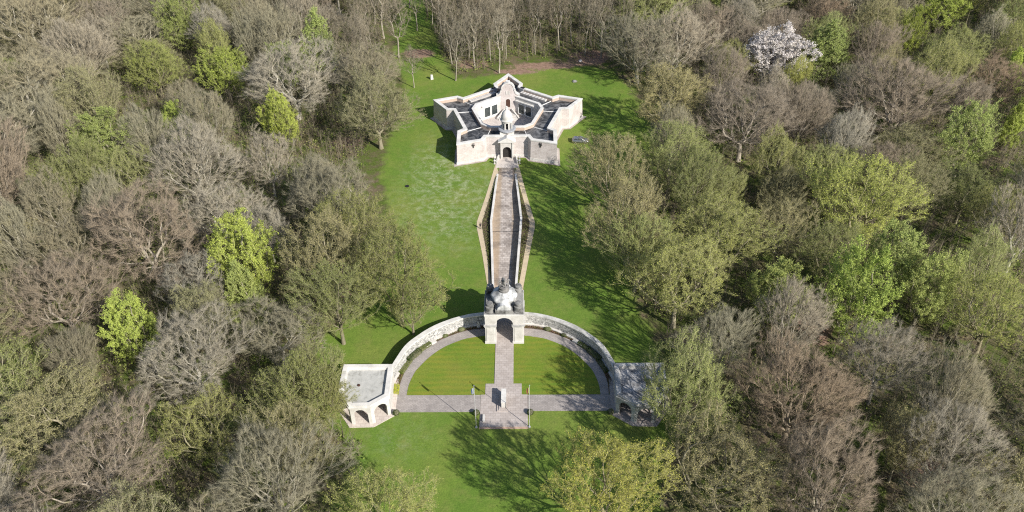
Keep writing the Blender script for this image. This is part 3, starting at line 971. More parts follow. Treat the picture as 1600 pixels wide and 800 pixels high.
def fingers(J, B, Rr, k):
    """five separate fingers per hand rooted in the palm"""
    for t, s in (("l", -1), ("r", 1)):
        w_, p_ = Vector(J["wr" + t]), Vector(J["pa" + t])
        d = (p_ - w_).normalized()
        side = d.cross(Vector((1, 0, 0))).normalized()
        curl = Vector((-s, 0, 0))
        for i, (off, ln) in enumerate(((-0.028, 0.07), (-0.01, 0.082), (0.01, 0.077), (0.028, 0.06))):
            a = p_ + side * off * k
            m = a + d * ln * 0.6 * k
            e = m + (d * 0.8 + curl * 0.5).normalized() * ln * 0.5 * k
            J[f"f{t}{i}a"], J[f"f{t}{i}b"] = tuple(m), tuple(e)
            Rr[f"f{t}{i}a"], Rr[f"f{t}{i}b"] = 0.0095 * k, 0.008 * k
            B += [("pa" + t, f"f{t}{i}a"), (f"f{t}{i}a", f"f{t}{i}b")]
        a = w_ + d * 0.03 * k + side * -0.045 * k
        J["th" + t] = tuple(a + d * 0.035 * k); Rr["th" + t] = 0.011 * k
        B.append(("wr" + t, "th" + t))

# bronze group on the dome: horse between two men
sz = TZ + 3.12 + 0.953
statue = empty("bronze_statue_group", (ac, cyc, sz), R(12), "dark bronze group of a horse and two men standing on top of the dome", "statue")
HJ = {"barrel": (0, 0.15, 1.5), "chest": (0, -0.45, 1.55), "rump": (0, 0.75, 1.58), "neck": (0, -0.85, 2.05), "poll": (0, -1.05, 2.45), "muzzle": (0, -1.4, 2.15),
      "tail": (0, 1.05, 1.35), "tailtip": (0, 1.2, 0.7)}
HR = {"barrel": 0.38, "chest": 0.34, "rump": 0.36, "neck": 0.2, "poll": 0.15, "muzzle": 0.1, "tail": 0.08, "tailtip": 0.05}
HB = [("barrel", "chest"), ("barrel", "rump"), ("chest", "neck"), ("neck", "poll"), ("poll", "muzzle"), ("rump", "tail"), ("tail", "tailtip")]
for t, s in (("l", -1), ("r", 1)):
    HJ["fk" + t] = (s * 0.2, -0.55 - 0.15 * s, 0.8); HJ["ff" + t] = (s * 0.2, -0.5 - 0.2 * s, 0.08)
    HJ["hk" + t] = (s * 0.22, 0.6, 1.0); HJ["hh" + t] = (s * 0.22, 0.95, 0.58); HJ["hf" + t] = (s * 0.22, 0.85, 0.08)
    for k_, r_ in (("fk", .1), ("ff", .07), ("hk", .16), ("hh", .09), ("hf", .07)): HR[k_ + t] = r_
    HB += [("chest", "fk" + t), ("fk" + t, "ff" + t), ("rump", "hk" + t), ("hk" + t, "hh" + t), ("hh" + t, "hf" + t)]
horse = skin_mesh("horse", HJ, HB, HR, BRONZE2, 1, statue)
for s in (-1, 1):
    J, B, Rr = human(2.15, ((-0.38, 0, 1.2) if s > 0 else (-0.3, -0.05, 1.15), (-0.45, -0.15, 1.0)), ((0.33, -0.02, 1.2), (0.3, -0.25, 1.35) if s < 0 else (0.35, 0, 0.95)), (0.05, 0.2))
    fingers(J, B, Rr, 2.15 / 1.75)
    man = skin_mesh("standing_man", J, B, Rr, BRONZE2, 1, statue)
    man.location = (s * 0.78, -0.25, 0.0)
MB().lathe([(0.98, 0), (0.98, 0.05), (0.9, 0.06)], (0, 0, 0), 20).build("statue_base", BRONZE2, statue)

# visitor on the left side path
pj = empty("person", (-6.15, 52.7, 0.05), R(20), "person in dark clothes standing on the sandy left-hand side path", "person")
J, B, Rr = human(1.76, ((-0.25, 0.02, 1.17), (-0.25, -0.06, 0.93)), ((0.25, 0.02, 1.17), (0.25, -0.04, 0.93)), (0.02, 0.14))
fingers(J, B, Rr, 1.0)
SKIN = mat_plain("skin", (0.45, 0.28, 0.2), 0.15, 6, 0.6)
CLOTH = mat_plain("dark_clothes", (0.025, 0.022, 0.028), 0.3, 5, 0.9)
body = skin_mesh("body", J, B, Rr, SKIN, 2, pj)
body.data.materials.append(CLOTH)
for pl in body.data.polygons:
    c = pl.center
    sk_ = c.z > 1.5 or (abs(c.x) > 0.2 and c.z < 0.95 and c.z > 0.6)
    pl.material_index = 0 if sk_ else 1
hair = MB().lathe([(0.1, -0.05), (0.108, 0.03), (0.1, 0.08), (0.06, 0.125), (0.01, 0.135)], (0, 0.015, 1.63), 14).build("hair", mat_plain("dark_hair", (0.03, 0.02, 0.015), 0.3, 8, 0.8), pj, smooth=True)
MB().lathe([(0.004, -0.012), (0.013, 0), (0.004, 0.02)], (0, -0.108, 1.585), 8).build("nose", SKIN, pj)
for s in (-1, 1):
    MB().lathe([(0.002, -0.008), (0.01, 0), (0.002, 0.008)], (s * 0.033, -0.098, 1.62), 8).build("eye", BLACKP, pj)
    MB().lathe([(0.004, -0.025), (0.016, 0), (0.004, 0.025)], (s * 0.092, -0.01, 1.6), 8).build("ear", SKIN, pj)
MB().box((0, -0.1, 1.545), (0.045, 0.012, 0.01)).build("mouth", WOOD, pj)

# ------------------------------------------------------------------ curved walls
for s, nm in ((-1, "left"), (1, "right")):
    A = WALL_IN if s > 0 else mirror(WALL_IN)
    Bp = WALL_OUT if s > 0 else mirror(WALL_OUT)
    def lerp(P, Q, t): return [(p[0] + (q[0] - p[0]) * t, p[1] + (q[1] - p[1]) * t) for p, q in zip(P, Q)]
    e = empty("curved_wall", (s * 14, 17, 0), 0, f"curved flint and white stone memorial wall sweeping from the archway to the {nm} pavilion", "wall", "curved flint walls")
    def WP(o):
        o.parent = e
        o.matrix_parent_inverse = Matrix.Translation((-s * 14, -17, 0))
    WP(MB().ribbon(lerp(A, Bp, -0.15), lerp(A, Bp, 0.25), 0, 0.42).build("base_ledge", STONE))
    WP(MB().ribbon(lerp(A, Bp, 0.26), lerp(A, Bp, 0.99), -0.1, 2.4).build("flint_face", FLINT))
    WP(MB().ribbon(lerp(A, Bp, 0.20), lerp(A, Bp, 1.04), 2.403, 2.64).build("coping", COPE if s < 0 else DCOPE))
    i0 = 17
    seat = empty("curved_bench", (s * 15.0, 14.6, 0), 0, f"low pale stone bench set against the middle of the {nm} curved wall", "bench", "benches along the curved walls")
    for nm2, t0, t1, z0, z1 in (("seat", -0.62, -0.02, 0.40, 0.52), ("plinth", -0.55, -0.06, 0.0, 0.398)):
        q = MB().ribbon(lerp(A, Bp, t0)[i0:i0 + 5], lerp(A, Bp, t1)[i0:i0 + 5], z0, z1).build(nm2, STONE, seat)
        q.matrix_parent_inverse = Matrix.Translation((-s * 15.0, -14.6, 0))
# small pointed stone beside the arch
tag(MB().box((-5.35, 18.9, 0.75), (0.8, 0.6, 1.5), 0.3, 0, 0.35).build("pointed_stone", STONE), "small pointed pale stone in the shade just left of the archway", "stone")

# ------------------------------------------------------------------ pavilions
PAV = [(-20.6, 3.55), (-29.6, 3.55), (-29.6, -2.9), (-27.1, -6.6), (-23.4, -6.5), (-20.4, -4.2)]     # CCW
PFLOOR = mat_paving("pavilion_floor_slabs", (0.58, 0.52, 0.47), (0.52, 0.46, 0.42), (0.36, 0.3, 0.27), 0.8, 0.8, stain=(0.3, 0.24, 0.2), amt=0.4)
def pavilion(s, nm, roofmat, wallmat, label):
    P = PAV if s < 0 else [(-x, y) for x, y in PAV][::-1]
    cxp = s * 25.0
    e = empty("corner_pavilion", (cxp, -1, 0), 0, label, "pavilion", "flat-roofed end pavilions")
    def pp(o, par=None):
        o.parent = par or e
        o.matrix_parent_inverse = Matrix.Translation((-cxp, 1, 0))
        return o
    wmb = []
    n = len(P)
    for i in range(n):
        a, b = np.array(P[i]), np.array(P[(i + 1) % n])
        ln = np.linalg.norm(b - a)
        rz = math.atan2(b[1] - a[1], b[0] - a[0])
        front = (a[1] + b[1]) / 2 < -2.0
        if front and ln > 2.5:
            h = ln / 2
            oh = h - 0.6
            sp = 2.55
            rr = min(oh, 1.35)
            o_ = [(-h, 0), (-h, 4.3), (h, 4.3), (h, 0), (oh, 0), (oh, sp)] + [(oh * math.cos(R(t)), sp + rr * math.sin(R(t))) for t in np.linspace(0, 180, 13)[1:-1]] + [(-oh, sp), (-oh, 0)]
            nm_ = "arched_wall"
        else:
            h = ln / 2
            o_ = [(-h, 0), (-h, 4.3), (h, 4.3), (h, 0)]
            nm_ = "wall"
        m_ = (a + b) / 2
        # thickness inward (left of direction for CCW)
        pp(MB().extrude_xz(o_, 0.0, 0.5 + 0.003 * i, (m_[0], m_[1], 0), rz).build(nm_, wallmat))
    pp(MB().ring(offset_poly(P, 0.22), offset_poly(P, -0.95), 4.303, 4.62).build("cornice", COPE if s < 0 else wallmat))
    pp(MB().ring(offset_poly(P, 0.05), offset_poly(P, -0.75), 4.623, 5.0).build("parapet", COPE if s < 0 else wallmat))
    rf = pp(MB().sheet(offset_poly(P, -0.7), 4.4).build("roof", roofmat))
    pp(MB().prism(offset_poly(P, 0.75), -0.1, 0.12).build("floor", PFLOOR if s < 0 else PAVE2))
    d = MB().lathe([(0.28, 0), (0.28, 0.12), (0.1, 0.16)], (s * 26.2, -1.2, 4.403), 10).build("roof_drain", WOOD)
    pp(d, None)
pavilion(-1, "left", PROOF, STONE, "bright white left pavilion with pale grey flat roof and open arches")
pavilion(1, "right", PROOF2, mat_stone("shaded_pavilion_stone", (0.46, 0.45, 0.43), (0.14, 0.14, 0.135), 0.8), "weathered right pavilion coloured shade-grey, with black stained roof half hidden by a tree")  # darker stone copy: tree shade put into its colour along with weathering

# ------------------------------------------------------------------ stone of remembrance, benches, flagpoles
e = empty("altar_stone", (0.1, -1.45, 0.1), 0, "long pale altar-like stone on low steps in the middle of the terrace", "monument")
mb = MB()
mb.box((-0.25, 0, 0.08), (2.0, 4.7, 0.16)); mb.box((-0.15, 0, 0.235), (1.5, 4.2, 0.147))
mb.build("steps", PAVE2, e)
MB().box((0, 0, 0.96), (0.82, 3.3, 1.3)).build("altar_block", STONE, e)
MB().box((0, 0, 1.673), (0.92, 3.45, 0.12)).build("altar_top", COPE, e)
e = empty("terrace_bench", (-3.45, -5.6, 0.1), 0, "small pale stone bench on the front left corner of the terrace", "bench")
MB().box((0, 0, 0.43), (0.42, 1.5, 0.1)).build("seat", STONE, e)
for yy in (-0.55, 0.55):
    MB().box((0, yy, 0.19), (0.32, 0.14, 0.377)).build("leg", STONE, e)
POLE = mat_plain('pole_paint', (0.5, 0.5, 0.5), 0.15, 1.0, 0.5)
def flagpole(x, y, label, c1, c2, c3):
    e = empty("flagpole", (x, y, 0), 0, label, "flagpole", "flagpoles on the terrace corners")
    MB().lathe([(0.22, 0), (0.22, 0.2), (0.12, 0.25)], (0, 0, 0), 12).build("base", GREYP, e)
    MB().tube((0, 0, 0.2), (0, 0, 10.7), 0.062, 0.035, 10).build("pole", POLE, e)
    MB().lathe([(0.03, 10.7), (0.1, 10.76), (0.1, 10.84), (0.02, 10.9)], (0, 0, 0), 10).build("finial", GREYP, e)
    fm = bpy.data.materials.new("flag_cloth_" + ("a" if x < 0 else "b"))
    fm.use_nodes = True
    n = fm.node_tree
    b = n.nodes["Principled BSDF"]
    sp = N(n, "ShaderNodeSeparateXYZ")
    n.links.new(coords(n, False), sp.inputs[0])
    finish(n, b, ramp(n, gray(n, sp.outputs[0], -0.42, 0.0), [(0.0, c1), (0.4, c2), (0.75, c3)]), 0.9)
    mb = MB()
    nz, nx = 9, 7
    vs, fs = [], []
    for i in range(nz):
        t = i / (nz - 1)
        wdt = 0.42 * (0.5 + 0.5 * math.sin(math.pi * (0.25 + 0.6 * t)))
        for j in range(nx):
            u = j / (nx - 1)
            vs.append((-0.07 - wdt * u, 0.10 * math.sin(u * 9 + t * 2) * u, 10.3 - 1.45 * t - 0.25 * u))
    for i in range(nz - 1):
        for j in range(nx - 1):
            fs.append((i * nx + j, i * nx + j + 1, (i + 1) * nx + j + 1, (i + 1) * nx + j))
    mb.add(vs, fs)
    o = mb.build("flag", fm, e, smooth=True)
    o.modifiers.new("thick", 'SOLIDIFY').thickness = 0.012
flagpole(-4.75, -7.4, "slim white flagpole with a limp flag at the left corner of the terrace", (0.03, 0.06, 0.2), (0.5, 0.5, 0.5), (0.15, 0.2, 0.3))
flagpole(4.75, -7.35, "slim white flagpole with a limp flag at the right corner of the terrace", (0.3, 0.05, 0.05), (0.06, 0.12, 0.06), (0.4, 0.35, 0.1))

# ------------------------------------------------------------------ walkway parapet walls
for s, W, nm in ((-1, WL, "left"), (1, WR, "right")):
    pts = [p for p in W[:-1]]
    pts = pts[:3] + [((pts[2][0] * .45 + pts[3][0] * .55), (pts[2][1] * .45 + pts[3][1] * .55))] + pts[3:]
    zt = [1.5, 1.55, 1.55, 1.3, 0.15] if s > 0 else [0.85, 0.85, 0.85, 0.8, 0.15]  # right wall raised, left lowered, purely to set their shadow widths
    e = empty("walkway_wall", (pts[2][0], pts[2][1], 0), 0, f"long low white wall bent along the {nm} side of the museum walkway", "wall", "walkway walls")
    a_, b_ = pts, [(p[0] + s * 0.42, p[1]) for p in pts]
    def kp(o):
        o.parent = e
        o.matrix_parent_inverse = Matrix.Translation((-pts[2][0], -pts[2][1], 0))
    kp(MB().ribbon(a_, b_, -0.1, [z - 0.12 for z in zt]).build("wall_body", STONE))
    kp(MB().ribbon([(p[0] - s * 0.04, p[1]) for p in a_], [(p[0] + s * 0.05, p[1]) for p in b_], [z - 0.117 for z in zt], zt).build("coping", COPE))
tag(MB().box((-0.1, 51.5, 0.066), (6.6, 0.14, 0.012)).build("expansion_joint", BLACKP), kind="structure")

# ------------------------------------------------------------------ car
def build_car():
    e = empty("parked_car", (19.7, 92.3, 0), R(-2), "silver grey estate car parked on the grass right of the museum", "car")
    PAINT = mat_plain("silver_paint", (0.30, 0.31, 0.34), 0.08, 1.0, 0.25, 0.7, 0.5)
    secs = [(-2.25, 0.55, 0.95, 0.80), (-2.1, 0.32, 1.02, 0.86), (-1.2, 0.25, 1.03, 0.9), (0, 0.24, 1.0, 0.9), (0.9, 0.25, 0.98, 0.9), (1.6, 0.27, 0.92, 0.87), (2.1, 0.32, 0.8, 0.8), (2.27, 0.45, 0.66, 0.68)]
    mb = MB()
    vs, fs = [], []
    for x, z0, z1, hw_ in secs:
        zm = (z0 + z1) / 2
        vs += [(x, -hw_ * .9, z0), (x, -hw_, zm), (x, -hw_ * .96, z1 - .04), (x, -hw_ * .85, z1), (x, hw_ * .85, z1), (x, hw_ * .96, z1 - .04), (x, hw_, zm), (x, hw_ * .9, z0)]
    for i in range(len(secs) - 1):
        for k in range(8):
            j = (k + 1) % 8
            fs.append((i * 8 + k, i * 8 + j, (i + 1) * 8 + j, (i + 1) * 8 + k))
    fs += [tuple(range(7, -1, -1)), tuple(range((len(secs) - 1) * 8, len(secs) * 8))]
    mb.add(vs, fs)
    body = mb.build("body", PAINT, e, smooth=True)
    cab = MB()
    P0 = [(-2.08, .8), (1.0, .82)]
    b4 = [(-2.1, -.82), (1.05, -.82), (1.05, .82), (-2.1, .82)]
    t4 = [(-1.75, -.64), (0.25, -.64), (0.25, .64), (-1.75, .64)]
    cab.prism(b4, 0.985, 1.46, poly_top=t4, bottom=False)
    cabin = cab.build("windows", GLASS, e)
    MB().prism([(-1.83, -.68), (0.3, -.68), (0.3, .68), (-1.83, .68)], 1.455, 1.54, poly_top=[(-1.7, -.58), (0.15, -.58), (0.15, .58), (-1.7, .58)]).build("roof", PAINT, e)
    pl_ = MB()
    for s in (-1, 1):
        for xb, xt in ((-2.05, -1.72), (-0.95, -0.9), (0.1, -0.1), (1.03, 0.25)):
            MB().tube((xb, s * .83, .98), (xt, s * .66, 1.48), 0.045, 0.045, 6).build("roof_pillar", PAINT, e)
    for s in (-1, 1):
        MB().tube((-1.6, s * .58, 1.58), (0.1, s * .58, 1.58), 0.025, 0.025, 6).build("roof_rail", BLACKP, e)
    TY = mat_plain("tyre_rubber", (0.02, 0.02, 0.02), 0.2, 4, 0.9)
    RIM = mat_plain("alloy_rim", (0.45, 0.45, 0.46), 0.1, 4, 0.3, 0.8)
    for x in (-1.4, 1.42):
        for s in (-1, 1):
            wmb = MB().lathe([(0.2, -.1), (0.31, -.1), (0.33, -.06), (0.33, .06), (0.31, .1), (0.2, .1)], (0, 0, 0), 18)
            wh = wmb.build("wheel", TY, e)
            wh.location = (x, s * 0.82, 0.33)
            wh.rotation_euler = (R(90), 0, 0)
            MB().lathe([(0.04, -.108), (0.2, -.106), (0.2, .106), (0.04, .108)], (0, 0, 0), 12).build("rim", RIM, wh)
    for s in (-1, 1):
        MB().box((2.2, s * .55, .62), (0.14, 0.34, 0.14)).build("headlight", WHITE, e)
        MB().box((-2.2, s * .66, .82), (0.12, 0.2, 0.24)).build("tail_light", mat_plain("red_lens", (0.3, 0.02, 0.02), 0.1, 3, 0.3), e)
        MB().box((0.75, s * .98, .98), (0.14, 0.2, 0.13)).build("wing_mirror", PAINT, e)
    MB().box((2.26, 0, .42), (0.06, 1.1, 0.14)).build("grille", BLACKP, e)
build_car()

# ------------------------------------------------------------------ stones on the lawns
tag(MB().box((-24.0, 131.2, 0.75), (0.9, 0.6, 1.5), 0.4, 0, 0.75).build("upright_stone", STONE), "white upright stone on the grass behind the museum's left point", "stone")
tag(MB().lathe([(0.5, 0), (0.62, 0.2), (0.5, 0.5), (0.15, 0.62)], (22.6, 142.8, 0), 9, ripple=0.08, nr=3).build("boulder", STONE), "pale round boulder at the shaded wood edge behind the museum", "stone")
tag(MB().lathe([(0.75, 0), (0.8, 0.15), (0.5, 0.4), (0.15, 0.5)], (20.0, 128.7, 0), 9, ripple=0.1, nr=3).build("flat_boulder", WEATH), "grey flat boulder on the shadowed lawn behind the museum's right point", "stone")
tag(MB().lathe([(0.55, 0.0), (0.55, 0.06), (0.1, 0.07)], (-25.4, 71.2, 0), 14).build("manhole_cover", BLACKP), "small dark manhole cover on the daisy-strewn left lawn", "manhole cover")

# ------------------------------------------------------------------ foliage helpers
def quads(C, size, rg, flat=0.0):
    """random small leaf quads (as arrays) at centres C"""
    n = len(C)
    a = rg.normal(size=(n, 3)); a[:, 2] *= (1 - flat)
    a /= np.linalg.norm(a, axis=1)[:, None]
    b = rg.normal(size=(n, 3)); b[:, 2] *= (1 - flat)
    b -= (b * a).sum(1)[:, None] * a
    b /= np.linalg.norm(b, axis=1)[:, None]
    s = size * rg.uniform(0.6, 1.35, (n, 1))
    V = np.stack([C - a * s * 0.5, C + b * s * 0.32, C + a * s * 0.5, C - b * s * 0.32], 1).reshape(-1, 3)
    i = np.arange(n)[:, None] * 4
    F = np.concatenate([np.hstack([i, i + 1, i + 2]), np.hstack([i, i + 2, i + 3])])
    return V, F

def tubes(P, Q, r0, r1, n=3):
    """arrays of tapered prisms"""
    d = Q - P
    L_ = np.linalg.norm(d, axis=1)[:, None] + 1e-9
    d = d / L_
    ref = np.where(np.abs(d[:, 2:3]) > 0.9, np.array([[1.0, 0, 0]]), np.array([[0, 0, 1.0]]))
    a = np.cross(d, ref); a /= np.linalg.norm(a, axis=1)[:, None]
    b = np.cross(d, a)
    m = len(P)
    rings = []
    for C, r in ((P, r0), (Q, r1)):
        for k in range(n):
            t = 2 * math.pi * k / n
            rings.append(C + (a * math.cos(t) + b * math.sin(t)) * r[:, None])
    V = np.stack(rings, 1).reshape(-1, 3)
    base = np.arange(m)[:, None] * (2 * n)
    F = []
    for k in range(n):
        j = (k + 1) % n
        F.append(np.hstack([base + k, base + j, base + n + j]))
        F.append(np.hstack([base + k, base + n + j, base + n + k]))
    return V, np.concatenate(F)

def spikes(P, D, L_, r, rg):
    """thin three-sided cones from P along D"""
    Q = P + D * L_[:, None]
    ref = np.where(np.abs(D[:, 2:3]) > 0.9, np.array([[1.0, 0, 0]]), np.array([[0, 0, 1.0]]))
    a = np.cross(D, ref); a /= np.linalg.norm(a, axis=1)[:, None]
    b = np.cross(D, a)
    V = np.stack([P + a * r, P + (-0.5 * a + 0.866 * b) * r, P + (-0.5 * a - 0.866 * b) * r, Q], 1).reshape(-1, 3)
    i = np.arange(len(P))[:, None] * 4
    F = np.concatenate([np.hstack([i, i + 1, i + 3]), np.hstack([i + 1, i + 2, i + 3]), np.hstack([i + 2, i, i + 3])])
    return V, F

def join(parts):
    V, F, Mi, off = [], [], [], 0
    for v, f, mi in parts:
        V.append(v); F.append(f + off); Mi.append(np.full(len(f), mi)); off += len(v)
    return np.concatenate(V), np.concatenate(F), np.concatenate(Mi)

def tree_proto(seed, H=22.0, Rc=8.5, fork=0.28, N=1100, bf=0.5, twigs=5, tlen=1.3, trad=0.022, buds=0, bsize=0.3, shape='dome', rtip=0.026, lean=0.0, rtrunk=None):
    rg = np.random.default_rng(seed)
    f0 = fork * H
    # crown sample points
    t = rg.uniform(0, 1, N * 7) ** 0.75
    if shape == 'dome':
        prof = np.where(t < 0.4, 0.3 + 0.7 * (t / 0.4) ** 0.8, np.sqrt(np.clip(1 - ((t - 0.4) / 0.6) ** 2, 0, 1)))
    elif shape == 'cone':
        prof = np.clip(1.05 - t, 0, 1) ** 0.7 * np.clip(t / 0.15 + 0.4, 0, 1)
    elif shape == 'oval':
        prof = np.sqrt(np.clip(1 - ((t - 0.5) / 0.52) ** 2, 0, 1))
    else:   # slim, high
        prof = np.clip(0.35 + 0.65 * np.sin(math.pi * np.clip(t, 0, 1)), 0.1, 1)
    ang = rg.uniform(0, 2 * math.pi, len(t))
    # uneven outline
    ph = rg.uniform(0, 6.28, 6)
    lob = 1 + 0.2 * np.sin(2 * ang + ph[0] + 2 * t) + 0.17 * np.sin(3 * ang + ph[1] + 4 * t) + 0.14 * np.sin(5 * ang + ph[2] - 6 * t) + 0.08 * np.sin(9 * ang + ph[3] + 7 * t)
    rad = np.sqrt(rg.uniform(0.0, 1, len(t))) ** 0.75 * prof * Rc * lob
    rfrac = np.clip(rad / Rc, 0, 1)
    ztop = 1 + rfrac * (0.16 * np.sin(2 * ang + ph[4]) + 0.12 * np.sin(4 * ang + ph[5])) + 0.05 * np.sin(9 * rfrac + ph[1])
    P = np.stack([rad * np.cos(ang), rad * np.sin(ang), f0 + t * (H - f0) * ztop], 1)
    clump = np.sin(P[:, 0] * 1.15 + ph[0]) + np.sin(P[:, 1] * 1.15 + ph[1]) + np.sin(P[:, 2] * 1.05 + ph[2])
    keep = (rg.random(len(P)) < np.clip(prof ** 1.5, 0.08, 1)) & (clump > rg.uniform(-2.4, 0.3, len(P)))
    P = P[keep][:N]
    P[:, 0] += lean * P[:, 2]
    # trunk chain
    nt_ = max(3, int(f0 / 1.2))
    zz = np.linspace(0, f0, nt_)
    sway = np.cumsum(rg.normal(0, 0.07, (nt_, 2)), 0)
    sway[0] = 0
    T = np.stack([sway[:, 0] + lean * zz, sway[:, 1], zz], 1)
    pts = np.vstack([T, P])
    M_ = len(pts)
    par = np.full(M_, -1)
    plen = np.zeros(M_)
    for i in range(1, nt_):
        par[i] = i - 1
        plen[i] = plen[i - 1] + np.linalg.norm(pts[i] - pts[i - 1])
    best = np.full(M_, 1e9); bp = np.full(M_, nt_ - 1)
    done = np.zeros(M_, bool); done[:nt_] = True
    for s in range(max(0, nt_ - 2), nt_):
        c = np.linalg.norm(pts - pts[s], axis=1) + bf * plen[s]
        m = c < best; best[m] = c[m]; bp[m] = s
    best[done] = 1e9
    order = list(range(nt_))
    for _ in range(M_ - nt_):
        i = int(np.argmin(best))
        par[i] = bp[i]
        plen[i] = plen[bp[i]] + np.linalg.norm(pts[i] - pts[bp[i]])
        done[i] = True; best[i] = 1e9; order.append(i)
        c = np.linalg.norm(pts - pts[i], axis=1) + bf * plen[i]
        m = (c < best) & ~done; best[m] = c[m]; bp[m] = i
    # smooth zig-zag
    for _ in range(2):
        q = pts.copy(); acc = np.zeros((M_, 3)); cnt = np.zeros(M_)
        np.add.at(acc, par[1:], pts[1:]); np.add.at(cnt, par[1:], 1)
        for_i = np.arange(nt_, M_)
        has = cnt[for_i] > 0
        ii = for_i[has]
        q[ii] = 0.5 * pts[ii] + 0.25 * pts[par[ii]] + 0.25 * acc[ii] / cnt[ii][:, None]
        pts = q
    nl = np.ones(M_)
    child = np.zeros(M_)
    for i in order[::-1]:
        if par[i] >= 0:
            child[par[i]] += 1
    nl = np.where(child == 0, 1.0, 0.0)
    for i in order[::-1]:
        if par[i] >= 0: nl[par[i]] += nl[i]
    rad_ = rtip * np.maximum(nl, 1) ** 0.46
    if rtrunk:
        rad_ = np.minimum(rad_, rtrunk)
    # root flare
    flare = np.ones(M_); flare[0] = 1.45
    if nt_ > 1: flare[1] = 1.1
    ed = np.arange(1, M_)
    p0, p1 = pts[par[ed]], pts[ed]
    rp = np.minimum(rad_[par[ed]], rad_[ed] * 1.35) * flare[par[ed]]
    rc = rad_[ed]
    big = rc > 0.075
    parts = [(*tubes(p0[big], p1[big] + (p1[big] - p0[big]) * 0.03, rp[big], rc[big], 6), 0)]
    Vt, Ft, Mt = join(parts)
    trunk = np_mesh("trunk", Vt, Ft, [BARK])
    trunk.polygons.foreach_set("use_smooth", [True] * len(trunk.polygons))
    sm = ~big
    parts = [(*tubes(p0[sm], p1[sm], np.maximum(rp[sm], 0.02), np.maximum(rc[sm], 0.016), 3), 0)]
    # twigs
    cand = np.where((np.arange(M_) >= nt_) & (rad_ < 0.07))[0]
    src = np.repeat(cand, twigs)
    u = rg.uniform(0, 1, (len(src), 1))
    S = pts[src] * (1 - u * 0.8) + pts[par[src]] * u * 0.8
    ctr = np.array([lean * H * 0.5, 0, f0 + 0.15 * (H - f0)])
    out = S - ctr; out /= np.linalg.norm(out, axis=1)[:, None] + 1e-6
    al = pts[src] - pts[par[src]]; al /= np.linalg.norm(al, axis=1)[:, None] + 1e-6
    D = out * 0.7 + al * 0.5 + np.array([0, 0, 0.35]) + rg.normal(0, 0.42, (len(src), 3))
    D /= np.linalg.norm(D, axis=1)[:, None]
    Ls = tlen * rg.uniform(0.5, 1.25, len(src))
    parts.append((*spikes(S, D, Ls, trad, rg), 0))
    m3 = rg.random(len(S)) < 0.5
    D3 = D[m3] + rg.normal(0, 0.75, (m3.sum(), 3)); D3 /= np.linalg.norm(D3, axis=1)[:, None]
    parts.append((*spikes(S[m3] + D[m3] * Ls[m3][:, None] * 0.25, D3, Ls[m3] * 0.5, trad * 0.7, rg), 0))
    # side twiglets
    m2 = rg.random(len(S)) < 0.7
    D2 = D[m2] + rg.normal(0, 0.6, (m2.sum(), 3)); D2 /= np.linalg.norm(D2, axis=1)[:, None]
    parts.append((*spikes(S[m2] + D[m2] * Ls[m2][:, None] * 0.45, D2, Ls[m2] * 0.55, trad * 0.7, rg), 0))
    if buds:
        k = rg.integers(0, len(S), buds)
        C = S[k] + D[k] * (Ls[k] * rg.uniform(0.4, 1.05, buds))[:, None] + rg.normal(0, 0.13, (buds, 3))
        parts.append((*quads(C, bsize, rg), 1))
    Vc, Fc, Mc = join(parts)
    crown = np_mesh("crown", Vc, Fc, [TWIG, LEAF], Mc)
    return dict(trunk=trunk, crown=crown, H=H, R=Rc)

PROTO = {
    'bare': [tree_proto(11, 22, 8.6, 0.26, 1700, 0.55, 9, 1.3, 0.0145, rtip=0.021), tree_proto(12, 21, 8.0, 0.22, 1600, 0.75, 9, 1.4, 0.0145, rtip=0.021), tree_proto(13, 23, 7.4, 0.30, 1550, 0.45, 9, 1.3, 0.0145, rtip=0.021), tree_proto(14, 21, 8.8, 0.24, 1700, 0.62, 9, 1.25, 0.0145, rtip=0.021),
             tree_proto(15, 22, 8.4, 0.24, 1450, 0.4, 9, 1.4, 0.0145, rtip=0.0215), tree_proto(16, 22, 7.8, 0.2, 1500, 0.9, 10, 1.4, 0.0145, rtip=0.0195)],
    'bud': [tree_proto(21, 21, 8.6, 0.22, 1450, 0.5, 7, 1.1, 0.0145, 25000, 0.175, rtip=0.02), tree_proto(22, 20, 7.6, 0.2, 1250, 0.65, 7, 1.1, 0.0145, 21000, 0.175, rtip=0.022), tree_proto(23, 22, 8.2, 0.26, 1300, 0.4, 7, 1.1, 0.0145, 24000, 0.18, rtip=0.02), tree_proto(24, 21, 8.0, 0.2, 1000, 0.45, 7, 1.2, 0.0145, 14000, 0.18, rtip=0.026)],
    'leaf': [tree_proto(31, 18, 5.2, 0.10, 800, 0.5, 5, 0.9, 0.016, 30000, 0.21, 'oval'), tree_proto(32, 17, 4.6, 0.10, 700, 0.5, 5, 0.9, 0.016, 26000, 0.21, 'cone'), tree_proto(33, 18, 6.0, 0.12, 900, 0.5, 5, 1.0, 0.016, 32000, 0.21, 'dome')],
    'slim': [tree_proto(41, 22, 3.6, 0.36, 330, 0.35, 5, 1.2, 0.0135, 0, 0.2, 'slim', 0.022, 0.01), tree_proto(42, 20, 3.9, 0.32, 360, 0.45, 5, 1.2, 0.0135, 0, 0.2, 'slim', 0.022, -0.015), tree_proto(43, 21, 4.6, 0.34, 380, 0.4, 5, 1.3, 0.0135, 1500, 0.2, 'slim', 0.022)],
    'blossom': [tree_proto(51, 15, 5.0, 0.15, 800, 0.5, 5, 0.9, 0.016, 20000, 0.26, 'dome')],
}
